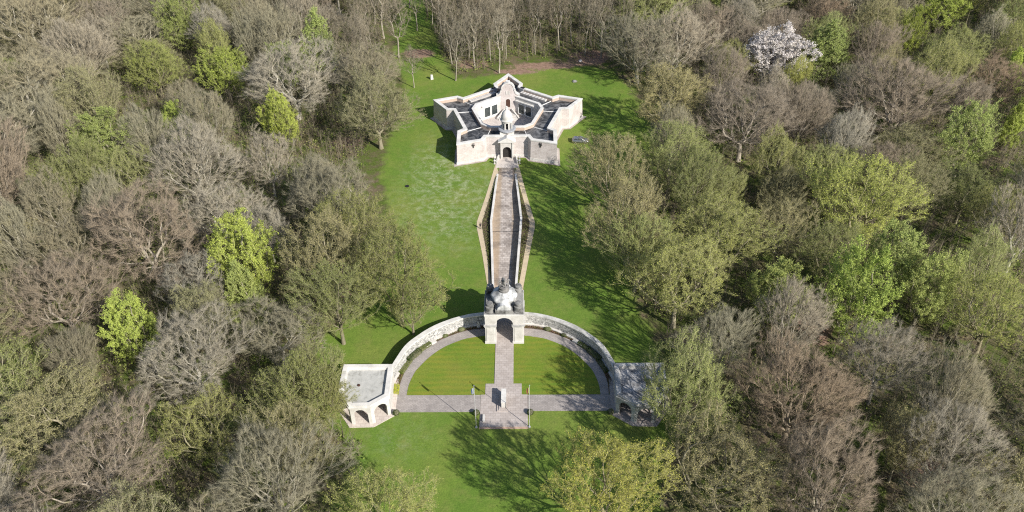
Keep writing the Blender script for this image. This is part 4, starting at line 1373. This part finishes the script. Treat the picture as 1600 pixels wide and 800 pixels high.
KIND = {   # proto family, object name, phrase, crown colour, trunk colour
    'grey': ('bare', 'bare_tree', 'bare grey-brown tree', (0.225, 0.215, 0.14), (0.38, 0.35, 0.28)),
    'pale': ('bare', 'bare_tree', 'bare silvery grey tree', (0.285, 0.265, 0.215), (0.40, 0.375, 0.31)),
    'mauve': ('bare', 'bare_tree', 'bare mauve-brown tree', (0.20, 0.16, 0.125), (0.33, 0.29, 0.235)),
    'rust': ('bare', 'bare_tree', 'bare rusty brown tree', (0.225, 0.15, 0.095), (0.28, 0.23, 0.17)),
    'olive': ('bud', 'budding_tree', 'olive green budding tree', (0.24, 0.265, 0.09), (0.26, 0.235, 0.16)),
    'tan': ('bud', 'budding_tree', 'tan-coloured budding tree', (0.255, 0.245, 0.125), (0.30, 0.27, 0.19)),
    'yellow': ('bud', 'budding_tree', 'yellow-green budding tree', (0.305, 0.34, 0.085), (0.28, 0.25, 0.16)),
    'gold': ('bud', 'budding_tree', 'golden yellow budding tree', (0.335, 0.35, 0.085), (0.28, 0.25, 0.16)),
    'lime': ('leaf', 'leafy_tree', 'bright lime green tree', (0.34, 0.41, 0.10), (0.26, 0.24, 0.17)),
    'green': ('leaf', 'leafy_tree', 'soft green leafy tree', (0.27, 0.32, 0.11), (0.26, 0.24, 0.17)),
    'slim': ('slim', 'slender_tree', 'slender bare tree with visible trunk', (0.175, 0.155, 0.115), (0.34, 0.305, 0.245)),
    'blossom': ('blossom', 'blossom_tree', 'white blossoming tree', (0.72, 0.66, 0.65), (0.15, 0.12, 0.1)),
}
TREES = []   # dict(x,y,kind,H,R,label?)
def tree(x, y, kind, H=None, Rc=None, label=None, proto=None):
    TREES.append(dict(x=x, y=y, kind=kind, H=H, R=Rc, label=label, proto=proto, auto=False))

def tree_px(px, py, wpx, kind, H=20.0, label=None, proto=None, zc=0.6):
    """tree whose crown centre appears at (px, py) of the 1600 px photograph with crown width wpx"""
    g = ground(px, py, H * zc)
    z = (g - CAM) @ AX_F
    tree(float(g[0]), float(g[1]), kind, H, wpx * z / F_PX / 2, label, proto)

# --- feature trees read from the photograph
FE = [
 (455, 120, 150, 'pale', 22, "large silvery grey dome-shaped bare tree left of the museum, beyond the lime column tree"),
 (588, 170, 125, 'tan', 20, "broad grey-olive budding tree nearest the museum's left side"),
 (437, 180, 52, 'lime', 17, "narrow lime green tree standing between the silvery dome tree and broad grey-olive tree"),
 (492, 62, 62, 'green', 20, "tall soft green conical tree standing behind the silvery dome-shaped tree"),
 (350, 110, 66, 'lime', 16, "rounded lime green tree just left of the silvery dome-shaped tree"),
 (240, 105, 85, 'yellow', 17, "wide yellow-lime tree top in the far left wood, left of the rounded lime tree"),
 (274, 192, 38, 'lime', 14, "small vivid green tree top among bare trees below the rounded lime tree"),
 (222, 365, 185, 'mauve', 23, "huge mauve-brown bare beech-like tree in the left wood"),
 (380, 400, 92, 'lime', 20, "tall pale lime tree standing right of the huge mauve-brown tree"),
 (380, 455, 70, 'green', 15, "soft green tree right in front of the tall pale lime tree"),
 (204, 507, 72, 'lime', 16, "bright lime green tree on its own among bare trees at the lower left"),
 (618, 425, 150, 'olive', 23, "broad olive budding tree beside the lawn, left of the archway"),
 (515, 405, 130, 'tan', 22, None), (555, 360, 110, 'olive', 21, None), (640, 470, 70, 'olive', 15, None),
 (165, 215, 80, 'green', 17, "soft green tree top among bare trees above the huge mauve-brown tree"), (130, 260, 70, 'olive', 18, None),
 (470, 610, 140, 'olive', 18, "olive budding tree against the left wall of the white pavilion"),
 (445, 690, 110, 'tan', 18, None),
 (612, 800, 150, 'olive', 17, "olive-yellow budding tree at the bottom edge left of the lawn"),
 (430, 750, 190, 'grey', 20, "wide grey-brown bare tree at the bottom edge, left of the olive-yellow tree"),
 (1215, 80, 80, 'blossom', 18, "white blossoming tree among bare trees in the right wood"),
 (1165, 185, 150, 'mauve', 21, "pinkish brown dome-shaped bare tree below the white blossoming tree"),
 (1055, 62, 115, 'pale', 22, "silvery grey bare tree with fanned limbs beyond the museum's right side"),
 (1128, 118, 88, 'mauve', 20, None),
 (1050, 245, 110, 'olive', 20, None),
 (960, 262, 110, 'tan', 20, "tan budding tree at the lawn edge just below the parked car"),
 (985, 345, 130, 'tan', 20, "tan budding tree beside the right lawn, level with the walkway bend"),
 (1062, 440, 150, 'olive', 20, None),
 (1336, 455, 100, 'lime', 22, "tallest bright lime green tree in the middle of the right wood"),
 (1345, 310, 150, 'yellow', 22, "wide yellow-green budding tree behind the tallest lime tree"),
 (1425, 290, 84, 'tan', 20, None), (1398, 408, 84, 'green', 18, None), (1452, 442, 84, 'green', 18, None),
 (945, 752, 165, 'gold', 21, "golden yellow budding tree at the bottom edge right of the terrace"),
 (1066, 612, 150, 'olive', 19, "olive budding tree overhanging the weathered right pavilion"),
 (1120, 740, 190, 'tan', 19, None),
 (1245, 620, 190, 'rust', 20, "wide rusty brown bare tree right of the tree over the right pavilion"),
 (1232, 500, 105, 'pale', 20, None), (1380, 565, 120, 'pale', 18, None), (1555, 485, 120, 'yellow', 18, "pale yellow budding tree touching the right edge, level with the archway"),
 (1405, 150, 165, 'mauve', 21, "wide mauve-grey bare tree in the upper part of the right wood"), (1422, 48, 36, 'lime', 18, "narrow lime green column tree at the top right"),
 (1478, 8, 60, 'lime', 16, "lime green tree cut by the top edge at the right"), (1292, 72, 80, 'green', 18, "soft green tree right behind the white blossoming tree"),
 (1582, 106, 44, 'lime', 14, "lime green tree touching the right edge near the top"), (1588, 188, 44, 'lime', 14, "lime green tree on the right edge below a rusty tree"),
 (1560, 132, 90, 'rust', 18, None), (1480, 705, 150, 'pale', 20, "wide silvery bare tree near the bottom right with forked pale limbs"), (1212, 250, 80, 'olive', 18, None),
 (1245, 118, 44, 'yellow', 14, None), (1415, 690, 90, 'tan', 17, None),
 (300, 560, 150, 'pale', 19, None), (1300, 400, 90, 'olive', 18, None), (1045, 150, 115, 'tan', 20, None), (1000, 70, 110, 'grey', 21, None), (497, 618, 90, 'olive', 14, None), (300, 250, 130, 'pale', 21, None), (90, 460, 150, 'mauve', 20, None), (60, 130, 150, 'grey', 21, None),
]
for px, py, wpx, kd, H, lb in FE:
    tree_px(px, py, wpx, kd, H, lb)
# trees whose trunk foot shows
tree(-32.1, 14.2, 'olive', 20, 6.5, "budding tree whose stout trunk stands on the grass behind the left pavilion", None)
for (px, py), H, Rr_, lb in [((647, 137), 13, 3.2, "short slender tree on the grass nearest the white upright stone"), ((712, 126), 20, 4.0, "slender tree on the lawn casting a long shadow past the upright stone"), ((780, 114), 21, 3.8, "slender tree on the lawn right behind the museum's rear point"),
         ((623, 90), 21, 5.0, None), ((767, 97), 22, 3.8, None), ((790, 92), 20, 3.5, None), ((745, 78), 22, 4.0, None), ((706, 100), 20, 4.0, None), ((733, 60), 22, 4.2, None), ((812, 73), 20, 3.2, None),
         ((862, 42), 21, 4.0, None), ((893, 68), 20, 4.5, None), ((928, 52), 23, 4.0, "slender tree with bright pale trunk at the wood edge behind the museum"), ((843, 55), 18, 3.5, None), ((765, 45), 21, 4.0, None), ((690, 62), 21, 4.2, None),
         ((905, 30), 22, 4, None), ((600, 60), 20, 5.0, None), ((652, 48), 19, 4.2, None), ((640, 12), 20, 4.5, None), ((585, 20), 21, 5.0, None), ((668, 20), 22, 4.5, None), ((715, 20), 22, 4.5, None), ((800, 25), 21, 4.2, None)]:
    g = ground(px, py)
    tree(float(g[0]), float(g[1]), 'slim', H, Rr_, lb)
g = ground(988, 455)
tree(float(g[0]) + 0.5, float(g[1]), 'olive', 19, 6.5, "budding tree with dark bare trunk standing on the right lawn")
g = ground(1568, 432)
tree(float(g[0]), float(g[1]), 'pale', 21, 6.0, "leaning silvery bare tree at the right edge with its pale trunk in view")

# --- fill the woods
NOTREE = [(-25, -60), (-24, -20), (-23.5, -10), (-31.5, -9), (-32.5, 4.5), (-36, 10), (-36, 20), (-30, 26), (-26, 34), (-28, 48), (-32, 60), (-37, 74), (-38, 100), (-37, 120), (-40, 135), (-43, 158), (-41, 185), (-41, 230), (-33, 230), (-30, 178), (-23, 150), (-16, 134),
          (-2, 141), (12, 146), (30, 143), (39, 132), (43, 118), (45, 100), (47, 92), (41, 80), (35, 66), (29, 54), (28, 36), (31, 18), (34, 6), (33, -8), (28, -16), (24, -24), (24, -60)]
def vis(x, y, H, Rc):
    """does any bit of the crown fall inside the frame (small margin)?"""
    for z in (H * 0.95, H * 0.6, H * 0.3):
        for dx, dy in ((0, 0), (Rc, 0), (-Rc, 0), (0, Rc), (0, -Rc)):
            a, b = project((x + dx, y + dy, z))
            if -15 < a < 1615 and -15 < b < 815: return True
    return False
rf = np.random.default_rng(99)
cand = []
tries = 0
while tries < 14000:
    tries += 1
    y = rf.uniform(-45, 215)
    x = rf.uniform(-195, 195)
    Rc = float(np.clip(rf.normal(8.2, 2.2), 4.5, 13.0))
    H = float(np.clip(rf.normal(19.0, 3.0), 12, 25)) * (0.75 + 0.25 * Rc / 8.2)
    if in_poly(np.array([x]), np.array([y]), NOTREE)[0]: continue
    if dist_poly(np.array([x]), np.array([y]), NOTREE)[0] < 1.5: continue
    if not vis(x, y, H, Rc): continue
    ok = True
    q = project((x, y, H * 0.65))
    dq = (np.array([x, y, H * 0.6]) - CAM) @ AX_F
    for t in TREES:
        # leave the view onto the distinctive trees clear
        if t['label'] and y < t['y'] and t['kind'] != 'slim':
            if 'q0' not in t:
                t['q0'] = project((t['x'], t['y'], t['H'] * 0.6))
                t['r0'] = t['R'] * F_PX / ((np.array([t['x'], t['y'], t['H'] * 0.6]) - CAM) @ AX_F)
            if math.hypot(q[0] - t['q0'][0], q[1] - t['q0'][1]) < 1.1 * Rc * F_PX / dq + (0.75 if t['kind'] in ('lime', 'blossom', 'yellow') else 0.3) * t['r0']:
                ok = False
                break
    if y < 100 and math.hypot(q[0] - 535, q[1] - 224) < 0.85 * 1.22 * Rc * F_PX / dq + 12: continue   # the bare earth clearing stays in view
    if not ok: continue
    for t in TREES:
        rr = t['R'] if t['R'] else 5
        lim = 0.88 * (rr + Rc) if t['kind'] != 'slim' else 5.0
        if t['kind'] in ('lime', 'blossom', 'yellow') and t['label'] and (x - t['x']) * 0.713 - (y - t['y']) * 0.70 > 0.5 * math.hypot(x - t['x'], y - t['y']): lim *= 1.45
        if (t['x'] - x) ** 2 + (t['y'] - y) ** 2 < lim ** 2:
            ok = False
            break
    if not ok: continue
    left = x < 0
    far = y > 130
    p = rf.random()
    if left and y > 45:
        tab = [('grey', .43), ('pale', .2), ('mauve', .11), ('olive', .10), ('tan', .13), ('green', .03)]
    elif left:
        tab = [('grey', .35), ('pale', .15), ('mauve', .06), ('olive', .20), ('tan', .19), ('green', .05)]
    else:
        tab = [('grey', .17), ('pale', .09), ('mauve', .12), ('rust', .04), ('olive', .31), ('tan', .18), ('yellow', .02), ('green', .07)]
    for kd, pr in tab:
        if p < pr: break
        p -= pr
    if y > 122 and -58 < x < 44: kd, Rc, H = 'slim', float(rf.uniform(3.2, 4.6)), float(rf.uniform(18, 23))
    if kd == 'green': Rc = min(Rc, 5.5)
    tree(x, y, kd, H, Rc)
    TREES[-1]['auto'] = True
    if len(TREES) >= 400: break

TREES = [t for t in TREES if vis(t['x'], t['y'], t['H'], t['R'])]
print("TREES", len(TREES))

# --- labels from what stands nearest
LAND = [("the star-shaped museum", (-0.1, 99, 3)), ("the domed archway", (0, 17.6, 6)), ("the white left pavilion", (-25, -1, 4)), ("the weathered right pavilion", (25, -1, 4)), ("the parked car", (19.7, 92.3, 1)),
        ("the walkway bend", (0, 54, 0)), ("the altar stone", (0, -1.5, 1)), ("the upright stone", (-24, 131, 1))]
SHORT = {0: "the silvery dome tree", 3: "the conical green tree", 5: "the wide yellow-lime tree", 7: "the huge mauve tree", 10: "the lone lime tree", 11: "the olive tree by the lawn",
         19: "the olive-yellow bottom-edge tree", 21: "the white blossoming tree", 22: "the pinkish dome tree", 29: "the tallest lime tree", 34: "the golden bottom-edge tree", 37: "the wide rusty tree", 42: "the top-right lime column", 15: "the soft green left-wood tree", 20: "the wide bottom-edge bare tree", 40: "the pale yellow right-edge tree", 41: "the wide mauve-grey tree", 48: "the forked silvery tree", 32: None}
assert FE[41][2] == 165 and FE[40][2] == 120 and FE[48][2] == 150 and FE[34][3] == 'gold'
for i, nm in SHORT.items():
    if nm:
        g = ground(FE[i][0], FE[i][1], FE[i][4] * 0.6)
        LAND.append((nm, (g[0], g[1], FE[i][4] * 0.6)))
LP = [(nm, project(p)) for nm, p in LAND]
LP += [("the picture's top left corner", (0, 0)), ("the picture's bottom left corner", (0, 800)), ("the picture's top right corner", (1600, 0)), ("the picture's bottom right corner", (1600, 800)),
       ("the middle of the left edge", (0, 300)), ("the middle of the right edge", (1600, 330)), ("the middle of the top edge", (800, 0))]
ORD = ["", "second ", "third ", "fourth ", "fifth ", "sixth ", "seventh ", "eighth ", "ninth ", "tenth ", "eleventh ", "twelfth ", "thirteenth ", "fourteenth ", "fifteenth ", "sixteenth ", "seventeenth ", "eighteenth ", "nineteenth ", "twentieth ", "twenty-first ", "twenty-second ", "twenty-third ", "twenty-fourth ", "twenty-fifth "] + [""] * 40
buckets = {}
for t in TREES:
    q = project((t['x'], t['y'], t['H'] * 0.6))
    t['q'] = q
    if t['label']: continue
    best = min(range(len(LP)), key=lambda i: (q[0] - LP[i][1][0]) ** 2 + (q[1] - LP[i][1][1]) ** 2)
    dx, dy = q[0] - LP[best][1][0], q[1] - LP[best][1][1]
    if abs(dx) > 2 * abs(dy): dr_ = "left of" if dx < 0 else "right of"
    elif abs(dy) > 2 * abs(dx): dr_ = "above" if dy < 0 else "below"
    else: dr_ = ("above and " if dy < 0 else "below and ") + ("left of" if dx < 0 else "right of")
    if 'corner' in LP[best][0] or 'edge' in LP[best][0]: dr_ = "to"
    t['bk'] = (t['kind'], best, dr_)
    buckets.setdefault(t['bk'], []).append((math.hypot(dx, dy), id(t)))
for b in buckets.values(): b.sort()
for t in TREES:
    if t['label']: continue
    kd, bi, dr_ = t['bk']
    rank = [i for i, (_, k_) in enumerate(buckets[t['bk']]) if k_ == id(t)][0]
    nm = LP[bi][0]
    ph = KIND[kd][2]
    if dr_ == "to": t['label'] = f"{ph} {ORD[rank]}nearest to {nm}"
    else: t['label'] = f"{ph} {ORD[rank]}nearest {dr_} {nm}"

for n_, t in enumerate(TREES):
    fam, nm, ph, ccol, tcol = KIND[t['kind']]
    if "golden" in t['label']: t['proto'] = 0
    pr = PROTO[fam][(n_ * 7 + int(t['x'] * 3)) % len(PROTO[fam])] if t['proto'] is None else PROTO[fam][t['proto']]
    if t['kind'] == 'lime' and t['H'] > 18: pr = PROTO['leaf'][0]
    if nm == 'leafy_tree' and "conical" in t['label']: pr = PROTO['leaf'][1]
    e = empty(nm, (t['x'], t['y'], 0), random.uniform(0, 6.28), t['label'], "tree", "trees of the wood round the memorial")
    sx_ = t['R'] / pr['R'] * (1.0 if t['kind'] == 'slim' else 1.22 if t['auto'] else 1.07); sz_ = t['H'] / pr['H']
    k_ = random.uniform(0.88, 1.14)
    e.scale = (sx_ * k_, sx_ / k_, sz_)
    e.rotation_euler = (random.uniform(-0.07, 0.07), random.uniform(-0.07, 0.07), e.rotation_euler[2])
    v = random.uniform(0.82, 1.2); hshift = random.uniform(-0.05, 0.05)
    a = link_mesh("trunk", pr['trunk'], e); a.color = (*[c * v for c in tcol], 1)
    b = link_mesh("crown", pr['crown'], e); b.color = (ccol[0] * v * (1 + hshift), ccol[1] * v, ccol[2] * v * (1 - hshift), 1)

# ------------------------------------------------------------------ undergrowth in the woods (nobody could count it)
def undergrowth():
    rg = np.random.default_rng(5)
    n = 15000
    x = rg.uniform(-190, 190, n * 4); y = rg.uniform(-40, 205, n * 4)
    # keep in woods, denser in drifts
    k = ~in_poly(x, y, NOTREE)
    x, y = x[k], y[k]
    z = np.zeros(len(x))
    d = np.stack([x, y, z], 1) - CAM
    zz = d @ AX_F
    sx = 800 + F_PX * (d @ AX_R) / zz; sy = 400 - F_PX * (d @ AX_U) / zz
    k = (sx > -40) & (sx < 1640) & (sy > -40) & (sy < 900)
    x, y = x[k][:n], y[k][:n]
    h = rg.uniform(0.5, 2.4, len(x))
    rr = rg.uniform(0.6, 1.8, len(x))
    m = 9
    C = np.stack([np.repeat(x, m) + rg.normal(0, 1, len(x) * m) * np.repeat(rr, m) * 0.6, np.repeat(y, m) + rg.normal(0, 1, len(x) * m) * np.repeat(rr, m) * 0.6, np.repeat(h, m) * rg.uniform(0.1, 1, len(x) * m)], 1)
    V1, F1 = quads(C, 0.42, rg)
    S = np.stack([np.repeat(x, 5), np.repeat(y, 5), np.zeros(len(x) * 5)], 1)
    D = rg.normal(0, 0.5, (len(S), 3)); D[:, 2] = np.abs(D[:, 2]) + 0.7; D /= np.linalg.norm(D, axis=1)[:, None]
    V2, F2 = spikes(S, D, np.repeat(h, 5) * 1.5, 0.03, rg)
    # saplings and thickets between the trees
    ks = rg.random(len(x)) < 0.5
    xs, ys = x[ks], y[ks]
    hs = rg.uniform(3.0, 9.5, len(xs))
    m2 = 22
    base = np.stack([np.repeat(xs, m2), np.repeat(ys, m2), np.repeat(hs, m2) * rg.uniform(0.05, 0.6, len(xs) * m2)], 1)
    D2 = rg.normal(0, 0.45, (len(base), 3)); D2[:, 2] = np.abs(D2[:, 2]) + 0.6; D2 /= np.linalg.norm(D2, axis=1)[:, None]
    L2 = np.repeat(hs, m2) * rg.uniform(0.25, 0.5, len(base))
    V3, F3 = spikes(base, D2, L2, 0.026, rg)
    stem = np.stack([xs, ys, np.zeros(len(xs))], 1)
    V4, F4 = spikes(stem, np.tile([0.0, 0, 1.0], (len(xs), 1)) + rg.normal(0, 0.03, (len(xs), 3)), hs, 0.07, rg)
    kk = rg.integers(0, len(base), 120000)
    V5, F5 = quads(base[kk] + D2[kk] * (L2[kk] * rg.uniform(0.3, 1.0, len(kk)))[:, None] + rg.normal(0, 0.15, (len(kk), 3)), 0.24, rg)
    V1, F1, _ = join([(V1, F1, 0), (V5, F5, 0)])
    V2, F2, _ = join([(V2, F2, 0), (V3, F3, 0), (V4, F4, 0)])
    V, F, Mi = join([(V1, F1, 0), (V2, F2, 1)])
    m_, nn, b = new_mat("undergrowth_leaves")
    p = coords(nn)
    c = ramp(nn, noise(nn, p, 0.12, 4, 0.6), [(0.3, (0.12, 0.18, 0.03)), (0.48, (0.17, 0.20, 0.05)), (0.6, (0.2, 0.18, 0.085)), (0.75, (0.22, 0.28, 0.05))])
    finish(nn, b, c, 0.9, 0.1)
    me = np_mesh("undergrowth", V, F, [m_, mat_plain("bramble_stem", (0.2, 0.17, 0.12), 0.3, 1, 0.9)], Mi)
    tag(link_mesh("undergrowth", me), kind="stuff")
undergrowth()

# ------------------------------------------------------------------ clipped bushes and planting
def bush(name, x, y, rx, ry, h, col, label, cat="bush", group=None, rz=0.0, n=900, size=0.11, z=0.0, box=False):
    rg = np.random.default_rng(int(abs(x * 31 + y * 57) * 10) + 3)
    if box:
        C = rg.uniform(-1, 1, (n, 3)); C[:, 2] = (C[:, 2] + 1) / 2
        f = rg.integers(0, 3, n)
        C[f == 0, 2] = 1; sgn = np.sign(C[:, 0]); C[f == 1, 0] = sgn[f == 1]; sgn = np.sign(C[:, 1]); C[f == 2, 1] = sgn[f == 2]
        C = C * (rx, ry, h) + rg.normal(0, 0.05, (n, 3))
    else:
        d = rg.normal(size=(n, 3)); d /= np.linalg.norm(d, axis=1)[:, None]
        C = d * (rg.uniform(0.75, 1.05, (n, 1))) * (rx, ry, h / 2) + (0, 0, h / 2)
    V, F = quads(C, size, rg)
    me = np_mesh("foliage", V, F, [LEAF])
    e = empty(name, (x, y, z), rz, label, cat, group)
    o = link_mesh("foliage", me, e)
    o.color = (*col, 1)
    core = MB()
    if box: core.box((0, 0, h * 0.45), (rx * 1.85, ry * 1.85, h * 0.9))
    else: core.lathe([(0.3, 0.0), (0.8, 0.2), (0.88, 0.5), (0.7, 0.8), (0.2, 0.95)], (0, 0, 0), 12)
    co = core.build("twig_core", TWIG, e)
    if not box: co.scale = (rx, ry, h)
    co.color = (col[0] * 0.4, col[1] * 0.4, col[2] * 0.4, 1)

DG, LG, YL = (0.045, 0.085, 0.02), (0.13, 0.17, 0.04), (0.42, 0.46, 0.03)
for (x, y), lb in (((-4.9, -4.35), "round dark clipped bush beside the left flagpole"), ((4.95, -4.3), "round dark clipped bush beside the right flagpole"),
                   ((-19.45, -4.3), "round dark clipped bush at the foot of the left pavilion"), ((19.5, -4.3), "round dark clipped bush at the foot of the right pavilion")):
    bush("clipped_bush", x, y, 0.62, 0.62, 1.1, DG, lb, "bush", "round clipped bushes", n=900)
def along(t, off):   # point in the flower bed: t 0..1 from pavilion to arch
    i = t * 39
    a = np.array(WALL_IN); b = np.array(PATH_OUT)
    pa = [np.interp(i, range(40), a[:, k]) for k in (0, 1)]
    pb = [np.interp(i, range(40), b[:, k]) for k in (0, 1)]
    j = min(39, i + 1)
    pc = [np.interp(j, range(40), a[:, k]) for k in (0, 1)]; pz = [np.interp(max(0, i - 1), range(40), a[:, k]) for k in (0, 1)]
    return pa[0] + (pb[0] - pa[0]) * off, pa[1] + (pb[1] - pa[1]) * off, math.atan2(pc[1] - pz[1], pc[0] - pz[0])
for s, nm in ((-1, "left"), (1, "right")):
    specs = [(0.22, 1.9, 0.42, 0.55, LG if s < 0 else DG, "clipped_hedge", f"pale green low hedge in the {nm} bed, nearest the pavilion" if s < 0 else "dark low hedge in the right bed, nearest the pavilion", "hedge"),
             (0.345, 1.7, 0.5, 0.85, DG, "clipped_hedge", f"dark green hedge block in the {nm} curved bed, second from the pavilion", "hedge"),
             (0.46, 1.6, 0.42, 0.6, LG if s < 0 else DG, "clipped_hedge", f"{'yellow-green' if s < 0 else 'dark green'} hedge block in the {nm} curved bed, third from the pavilion", "hedge")]  # right-hand bed takes the dark leaf colour here
    for t, hl, hwid, h, col, name, lb, cat in specs:
        x, y, a = along(t, 0.5)
        bush(name, s * x, y, hl, hwid, h, col, lb, cat, "hedges in the curved beds", rz=a if s > 0 else -a, n=1700, size=0.12, box=True)
    for t, r_, lb in ((0.66, 0.5, f"small round bush in the middle of the {nm} curved flower bed"), (0.80, 0.65, f"low green bush in the {nm} curved bed, closer to the archway")):
        x, y, a = along(t, 0.55)
        bush("low_bush", s * x, y, r_ * 1.2, r_ * 0.8, r_ * 1.3, (0.10, 0.15, 0.03), lb, "bush", "low bushes in the curved beds", rz=a if s > 0 else -a, n=600)
bush("yellow_bush", -20.1, 1.6, 0.5, 0.95, 0.8, YL, "bright yellow-green bush against the white left pavilion", "bush", n=900, box=True)

def ground_cover(name, fn, n, col_stops, size, hmax, seed):
    rg = np.random.default_rng(seed)
    P = np.array([fn(rg) for _ in range(n)])
    C = np.column_stack([P, rg.uniform(0.05, hmax, n)])
    V, F = quads(C, size, rg)
    m_, nn, b = new_mat(name + "_leaves")
    finish(nn, b, ramp(nn, noise(nn, coords(nn), 1.3, 5, 0.7), col_stops), 0.9, 0.1)
    tag(link_mesh(name, np_mesh(name, V, F, [m_])), kind="stuff")
def fb(rg):
    s = rg.choice((-1, 1)); t = rg.uniform(0.03, 0.985)
    x, y, _ = along(t, rg.uniform(0.08, 0.92))
    return s * x, y
ground_cover("flower_bed_plants", fb, 5000, [(0.3, (0.12, 0.07, 0.045)), (0.45, (0.2, 0.12, 0.08)), (0.55, (0.10, 0.12, 0.03)), (0.7, (0.24, 0.12, 0.09))], 0.16, 0.35, 71)
def wb(rg):
    s = rg.choice((-1, 1)); y = rg.uniform(28, 75)
    I = LI if s < 0 else RI
    W_ = WL if s < 0 else WR
    xi = np.interp(y, [p[1] for p in I], [p[0] for p in I])
    xw = np.interp(y, [p[1] for p in W_], [p[0] for p in W_]) + s * 0.45
    return xw + (xi - xw) * rg.uniform(0.05, 0.95), y
ground_cover("walkway_bed_plants", wb, 6000, [(0.3, (0.05, 0.07, 0.02)), (0.45, (0.09, 0.12, 0.03)), (0.6, (0.16, 0.16, 0.06)), (0.72, (0.35, 0.35, 0.3))], 0.2, 0.4, 72)
